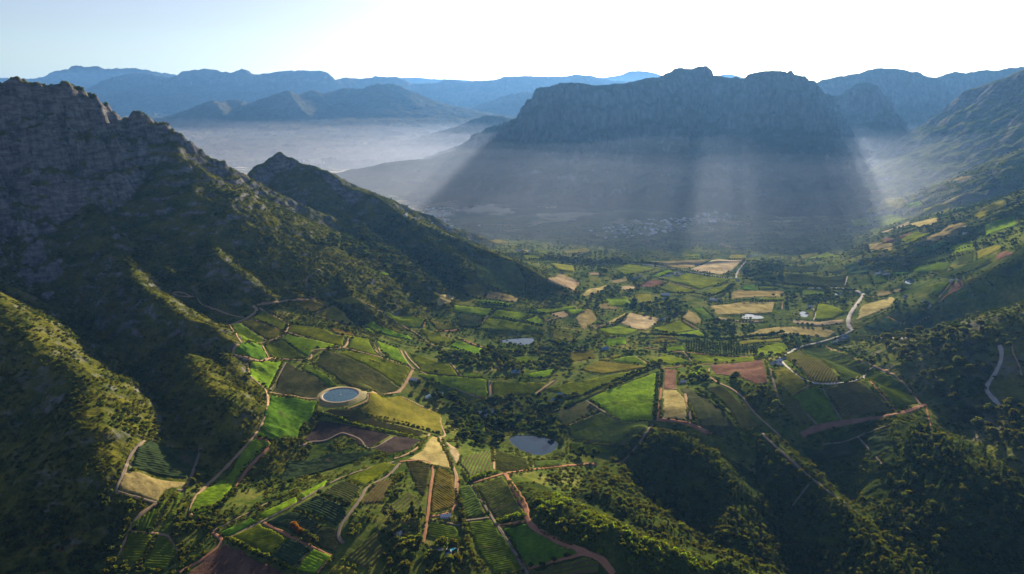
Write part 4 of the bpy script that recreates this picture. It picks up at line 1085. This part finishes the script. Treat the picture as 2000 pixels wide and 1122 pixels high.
# ------------------------------------------------------------ buildings
HM = {'wall': simple('white_plaster', (.72, .70, .66), (.6, .58, .54)), 'slate': simple('blue_grey_roof', (.20, .27, .36), (.14, .19, .27)), 'white': simple('pale_metal_roof', (.66, .68, .70), (.5, .52, .55)), 'thatch': simple('thatch_roof', (.16, .13, .10), None),
      'red': simple('red_roof', (.38, .14, .09), None), 'blue': simple('blue_metal_roof', (.16, .32, .46), (.12, .25, .38)), 'glass': simple('dark_window', (.03, .04, .05), None, rough=.2), 'pool': simple('pool_water', (.04, .38, .55), (.03, .32, .5), rough=.1)}
def house_meshes(L, Wd, H, rh, roofm, tiny=False):
    def me(nm, v, f, mats, mi=None):
        m = bpy.data.meshes.new(nm); m.from_pydata(v, [], f)
        for x in mats: m.materials.append(x)
        if mi: m.polygons.foreach_set('material_index', mi)
        m.update(); return m
    l, w = L / 2, Wd / 2; b = -3
    wv = [(-l, -w, b), (l, -w, b), (l, w, b), (-l, w, b), (-l, -w, H), (l, -w, H), (l, w, H), (-l, w, H), (-l, 0, H + rh * .97), (l, 0, H + rh * .97)]
    wf = [(0, 1, 5, 4), (2, 3, 7, 6), (1, 2, 6, 9, 5), (3, 0, 4, 8, 7)]
    e = .5; t = .25
    rv = [(-l - e, -w - e, H - .3), (l + e, -w - e, H - .3), (l + e, 0, H + rh), (-l - e, 0, H + rh), (l + e, w + e, H - .3), (-l - e, w + e, H - .3)]
    rv += [(x, y, z + t) for x, y, z in rv]; rf = [(6, 7, 8, 9), (9, 8, 10, 11), (3, 2, 1, 0), (5, 4, 2, 3), (0, 1, 7, 6), (4, 5, 11, 10), (1, 2, 8, 7), (2, 4, 10, 8), (3, 0, 6, 9), (5, 3, 9, 11)]
    if tiny: return me('house', wv + rv, wf + [tuple(i + 10 for i in f) for f in rf], [HM['wall'], HM[roofm]], [0] * 4 + [1] * 10)
    win = []; 
    for sx in (-.6, -.2, .2, .6):
        for sy in (-1, 1):
            x = sx * l; y = sy * (w + .06); win.append([(x - .6, y, 1.0), (x + .6, y, 1.0), (x + .6, y, 2.3), (x - .6, y, 2.3), (x - .6, y - sy * .2, 1.0), (x + .6, y - sy * .2, 1.0), (x + .6, y - sy * .2, 2.3), (x - .6, y - sy * .2, 2.3)])
    wm = [me('window', v, [(0, 1, 2, 3), (4, 5, 1, 0), (7, 6, 2, 3), (0, 3, 7, 4), (1, 2, 6, 5)], [HM['glass']]) for v in win]
    ch = me('chimney', [(l * .7 + dx, dy, z) for z in (H, H + rh + 1.2) for dx, dy in ((-.5, -.5), (.5, -.5), (.5, .5), (-.5, .5))], [(0, 1, 5, 4), (1, 2, 6, 5), (2, 3, 7, 6), (3, 0, 4, 7), (4, 5, 6, 7)], [HM['wall']])
    return me('wall', wv, wf, [HM['wall']]), me('roof', rv, rf, [HM[roofm]]), wm, ch
def house(px, py, L, Wd, rot, roofm, label, cat='house', nm='farmhouse', H=3.2):
    p = hit([px], [py])[0]; wl, rf, wm, ch = house_meshes(L, Wd, H, Wd * .32, roofm)
    e = bpy.data.objects.new(nm, None); C.objects.link(e); e.location = p; e.rotation_euler = (0, 0, R(rot)); tag(e, label, cat)
    parts = [('wall', wl), ('roof', rf)] + [('window', m) for m in wm]
    for n_, m_ in parts:
        o = bpy.data.objects.new(n_, m_); C.objects.link(o); o.parent = e
        if n_ == 'roof' and cat == 'house':
            c_ = bpy.data.objects.new('chimney', ch); C.objects.link(c_); c_.parent = o
HOUSES = """1304,541,22,9,20,white|low white farm building at the left end of the farmyard beside the green rectangle field
1312,537,20,9,25,slate|blue roofed farm building second from left in the farmyard beside the green rectangle field
1321,540,24,10,20,slate|longest blue roofed building in the farmyard beside the green rectangle field
1324,534,18,8,110,white|white gabled building at the back of the farmyard beside the green rectangle field
1331,537,16,8,20,white|white house at the right end of the farmyard beside the green rectangle field
1240,546,26,11,10,blue|long blue roofed shed left of the brick red field corner
1250,541,18,9,20,slate|grey roofed house behind the long blue shed
1262,548,16,9,100,white|white house at the tip of the brick red field
1299,577,30,13,5,white|wide pale roofed hall above the tree clump in mid valley
1296,586,20,9,10,white|white house below the wide pale roofed hall
1390,586,18,9,15,white|white gabled house at the left of three beside the dry field
1399,588,22,9,10,white|middle and longest white house of three beside the dry field
1408,590,14,8,100,slate|grey roofed house at the right of three beside the dry field
1431,556,14,8,30,white|small white house at the bend of the pale road
1441,549,14,8,10,slate|small grey roofed house right of the bend of the pale road
1362,519,24,9,5,slate|blue roofed shed by the straight pale road at the dry field
1464,502,18,9,5,slate|blue roofed house at the left of the pair beyond the straw field
1475,500,18,9,10,white|white house at the right of the pair beyond the straw field
1714,536,18,9,10,white|white shed at the left end of the row left of the small bright pond
1722,533,20,9,10,slate|grey roofed shed, second in the row by the small bright pond
1730,537,18,8,10,white|white shed second from the right in the row left of the small bright pond
1738,535,12,8,100,red|small red roofed shed, right end of the row by the small bright pond
1768,580,16,8,30,slate|blue roofed house under the trees above the golden field
1809,592,20,9,120,blue|blue roofed homestead right of the dark grove
1815,600,14,8,30,white|small white cottage below the blue roofed homestead
1651,660,20,9,30,blue|blue roofed house just below the end of the wide pale road
1640,665,18,8,30,slate|grey roofed house left of the blue one at the road's end
1630,670,16,8,35,white|white house farthest from the road's end among the trees
1512,712,16,9,20,slate|blue grey roofed shed at the front left of the cluster by the striped hill
1520,707,18,9,20,white|white roofed shed in the middle of the cluster by the striped hill
1528,703,16,8,25,slate|slate roofed shed at the back of the cluster by the striped hill
1524,714,14,8,110,white|small white shed, front right of the cluster by the striped hill
943,808,18,8,20,white|white gabled wing at the left of the manor above the dark pond
951,804,22,8,15,slate|blue roofed back wing of the manor above the dark pond
959,808,22,8,20,white|white central house of the manor above the dark pond
967,812,16,8,105,slate|grey roofed wing at the right of the manor above the dark pond
951,814,16,7,20,white|low white front range of the manor above the dark pond
1099,774,22,10,-30,blue|large blue roofed barn at the lower end of the green field
1086,783,20,10,25,blue|blue roofed barn nearest the grove below the green field
1074,788,16,9,25,slate|grey roofed shed half hidden by the grove below the green field
835,777,16,7,60,blue|blue roofed shed standing on end in the dark hollow
858,770,16,7,-10,blue|blue roofed shed lying crosswise in the dark hollow
808,743,16,7,5,white|white roofed shed at the track junction above the dark hollow
818,745,10,7,20,red|small reddish shed at the track junction above the dark hollow
1181,683,22,12,40,blue|rounded blue barn below the central woods
1003,728,12,7,10,blue|small blue roofed house, left of the pair under the pale pond
1012,728,12,7,20,slate|small grey roofed house, right of the pair under the pale pond
1334,748,12,7,10,white|small white house at the foot of the round copse beside the red field
870,1011,14,7,10,white|small white cottage beside the track in the bottom centre
777,1043,10,6,-20,white|tiny pale shed in the dark trees at the bottom
852,1074,18,8,20,slate|slate roofed cottage among the bright trees at the bottom
876,1086,14,8,100,slate|dark roofed cottage nearest the bottom edge
1292,626,18,8,10,slate|grey roofed house under the trees above the straw field
1306,623,16,8,10,white|white house under the trees above the straw field
1016,491,26,12,5,white|wide pale shed at the left of the far farm beyond the spur
1035,492,16,10,5,white|white house at the right of the far farm beyond the spur
1040,486,16,10,95,slate|grey roofed house at the back of the far farm beyond the spur
1098,534,14,9,10,red|reddish farmhouse standing alone on the wooded slope
1742,464,16,9,10,white|white farmhouse between the two maroon fields
1885,457,16,9,10,white|white farmhouse high on the right hand slope
1859,549,16,7,10,white|white shed at the left of the pair above the maroon vineyard
1873,546,16,7,10,red|pinkish shed at the right of the pair above the maroon vineyard
1582,600,14,8,10,white|white house in the trees above the irregular pond
1680,510,14,8,0,red|red roofed house left of the pale hedge lined field"""
for line in HOUSES.split('\n'):
    a, l = line.split('|'); a = a.split(','); shed = any(w in l for w in ('shed', 'barn', 'hall'))
    house(float(a[0]), float(a[1]), float(a[2]), float(a[3]), float(a[4]), a[5], l, 'shed' if shed else 'house', 'farm_shed' if shed else 'farmhouse')
# villages in the basin
def village(s, n, label, group, roofs, seed, size):
    rg = np.random.default_rng(seed); poly = hit(*pts(s).T)[:, :2]; lo = poly.min(0); hi = poly.max(0); k = 0; prot = {}
    placed = []
    while k < n:
        x, y = rg.uniform(lo, hi); 
        x = round(x / size[2]) * size[2] + rg.uniform(-4, 4); y = round(y / (size[2] * 1.3)) * size[2] * 1.3 + rg.uniform(-4, 4)
        if not inpoly(np.array([x]), np.array([y]), poly)[0]: continue
        if any(abs(x - a) < size[2] * .7 and abs(y - b) < size[2] * .7 for a, b in placed):
            if rg.random() < .97: continue
        placed.append((x, y)); r = roofs[rg.integers(len(roofs))]
        if r not in prot: prot[r] = house_meshes(size[0], size[1], 3.2, 2.6, r, True)
        o = bpy.data.objects.new('house', prot[r]); C.objects.link(o); o.location = (x, y, float(hz(x, y))); o.rotation_euler = (0, 0, rg.choice([.3, 1.87]) + rg.uniform(-.1, .1)); s_ = rg.uniform(.8, 1.35); o.scale = (s_, s_, s_)
        tag(o, label, 'house', group); k += 1
village("772,404 820,402 885,408 872,428 835,438 790,424", 110, 'small white roofed house of the sunlit village at the left foot of the massif', 'sunlit village houses', ['white', 'white', 'slate'], 5, (16, 10, 26))
village("1150,452 1230,432 1400,412 1440,424 1330,450 1260,466 1180,466", 125, 'small pale roofed house of the shaded settlement below the massif', 'shaded settlement houses', ['white', 'slate', 'white'], 6, (17, 11, 30))
village("878,446 940,438 936,442 880,449", 9, 'small white house of the far row on the shaded valley floor', 'far row of houses', ['white'], 7, (18, 12, 24))
# swimming pool
p = hit([883], [1075])[0]; e = bpy.data.objects.new('swimming_pool', None); C.objects.link(e); e.location = (p[0], p[1], p[2] + .6); e.rotation_euler = (0, 0, -.2); tag(e, 'bright blue rectangular swimming pool beside the cottages at the bottom', 'pool')
def slab(nm, l, w, z0, z1, m): return mk(nm, [(x, y, z) for z in (z0, z1) for x, y in ((-l, -w), (l, -w), (l, w), (-l, w))], [(4, 5, 6, 7), (0, 1, 5, 4), (1, 2, 6, 5), (2, 3, 7, 6), (3, 0, 4, 7)], m, e, False)
slab('coping', 8, 4.5, -2, .3, HM['wall']); slab('water', 7, 3.6, .1, .36, HM['pool'])
print('buildings', time.time() - T0)
#@@DETAIL_END@@

# ------------------------------------------------------------ terrain objects
idx = np.arange(NR * NC, dtype=np.int32).reshape(NR, NC)
Q = np.stack([idx[:-1, :-1], idx[:-1, 1:], idx[1:, 1:], idx[1:, :-1]], -1).reshape(-1, 4)
fg = GID[:-1, :-1].ravel()
V = np.stack([TX, TY, TZ], -1).reshape(-1, 3)
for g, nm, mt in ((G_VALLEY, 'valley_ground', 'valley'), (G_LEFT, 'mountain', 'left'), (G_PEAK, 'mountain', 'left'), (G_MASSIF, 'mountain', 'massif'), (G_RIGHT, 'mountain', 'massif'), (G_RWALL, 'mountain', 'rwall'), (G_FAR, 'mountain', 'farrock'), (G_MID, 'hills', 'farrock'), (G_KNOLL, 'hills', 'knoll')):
    f = Q[fg == g]
    if len(f) == 0: continue
    u, inv = np.unique(f, return_inverse=True)
    o = mk(nm, V[u], inv.reshape(-1, 4), M[mt]); tag(o, kind='structure')
print('terrain meshes', time.time() - T0)

# ------------------------------------------------------------ haze: thin air round everything, and the denser layer lying in the basin
def air(verts, dens, aniso, col, faces=[(3, 2, 1, 0), (4, 5, 6, 7), (0, 1, 5, 4), (1, 2, 6, 5), (2, 3, 7, 6), (3, 0, 4, 7)]):
    o = mk('haze', verts, faces, None, smooth=False)
    m = bpy.data.materials.new('haze_air'); m.use_nodes = True; m.node_tree.nodes.clear()
    a = m.node_tree.nodes.new('ShaderNodeOutputMaterial'); pv = m.node_tree.nodes.new('ShaderNodeVolumePrincipled')
    pv.inputs['Density'].default_value = dens; pv.inputs['Anisotropy'].default_value = aniso; pv.inputs['Color'].default_value = (*col, 1)
    m.node_tree.links.new(pv.outputs[0], a.inputs['Volume']); o.data.materials.append(m); tag(o, kind='stuff')
hx, hy0, hy1, hz0, hz1 = 42000, -600, 40000, -400, 1750
air([(x, y, z) for z in (hz0, hz1) for x, y in ((-hx, hy0), (hx, hy0), (hx, hy1), (-hx, hy1))], HAZE_DENSITY, HAZE_ANISO, HAZE_COL)
NL = 5
for k in range(NL):      # five thin sheets of mist with uneven tops, each reaching a little higher than the one below
    top = 170 + 75 * k; xw = 16000 - 40 * k; y0, y1, y2, zb = 1800 + 170 * k, 3000 + 420 * k, 8600 + 800 * k, -380 + 5 * k
    gx = np.linspace(-xw, xw, 90); gy = np.r_[y0, np.linspace(y1, y2, 60)]; X, Y = np.meshgrid(gx, gy)
    Z = top + fbm(X / 1500, Y / 1300, 3, 90 + k) * (28 + 14 * k); Z[0] = zb + 8 + (top * .05)
    n0, n1 = X.shape; top_v = np.stack([X, Y, Z], -1).reshape(-1, 3); bot_v = top_v.copy(); bot_v[:, 2] = zb
    ii = np.arange(n0 * n1).reshape(n0, n1); ft = np.stack([ii[:-1, :-1], ii[:-1, 1:], ii[1:, 1:], ii[1:, :-1]], -1).reshape(-1, 4)
    ring = np.r_[ii[0, :], ii[1:, -1], ii[-1, -2::-1], ii[-2:0:-1, 0]]; rn = np.roll(ring, -1); off = n0 * n1
    side = np.stack([ring + off, rn + off, rn, ring], -1)
    air(np.vstack([top_v, bot_v]), MIST_DENSITY / NL, MIST_ANISO, MIST_COL, np.vstack([ft, (ft + off)[:, ::-1], side]))
print('done', time.time() - T0)
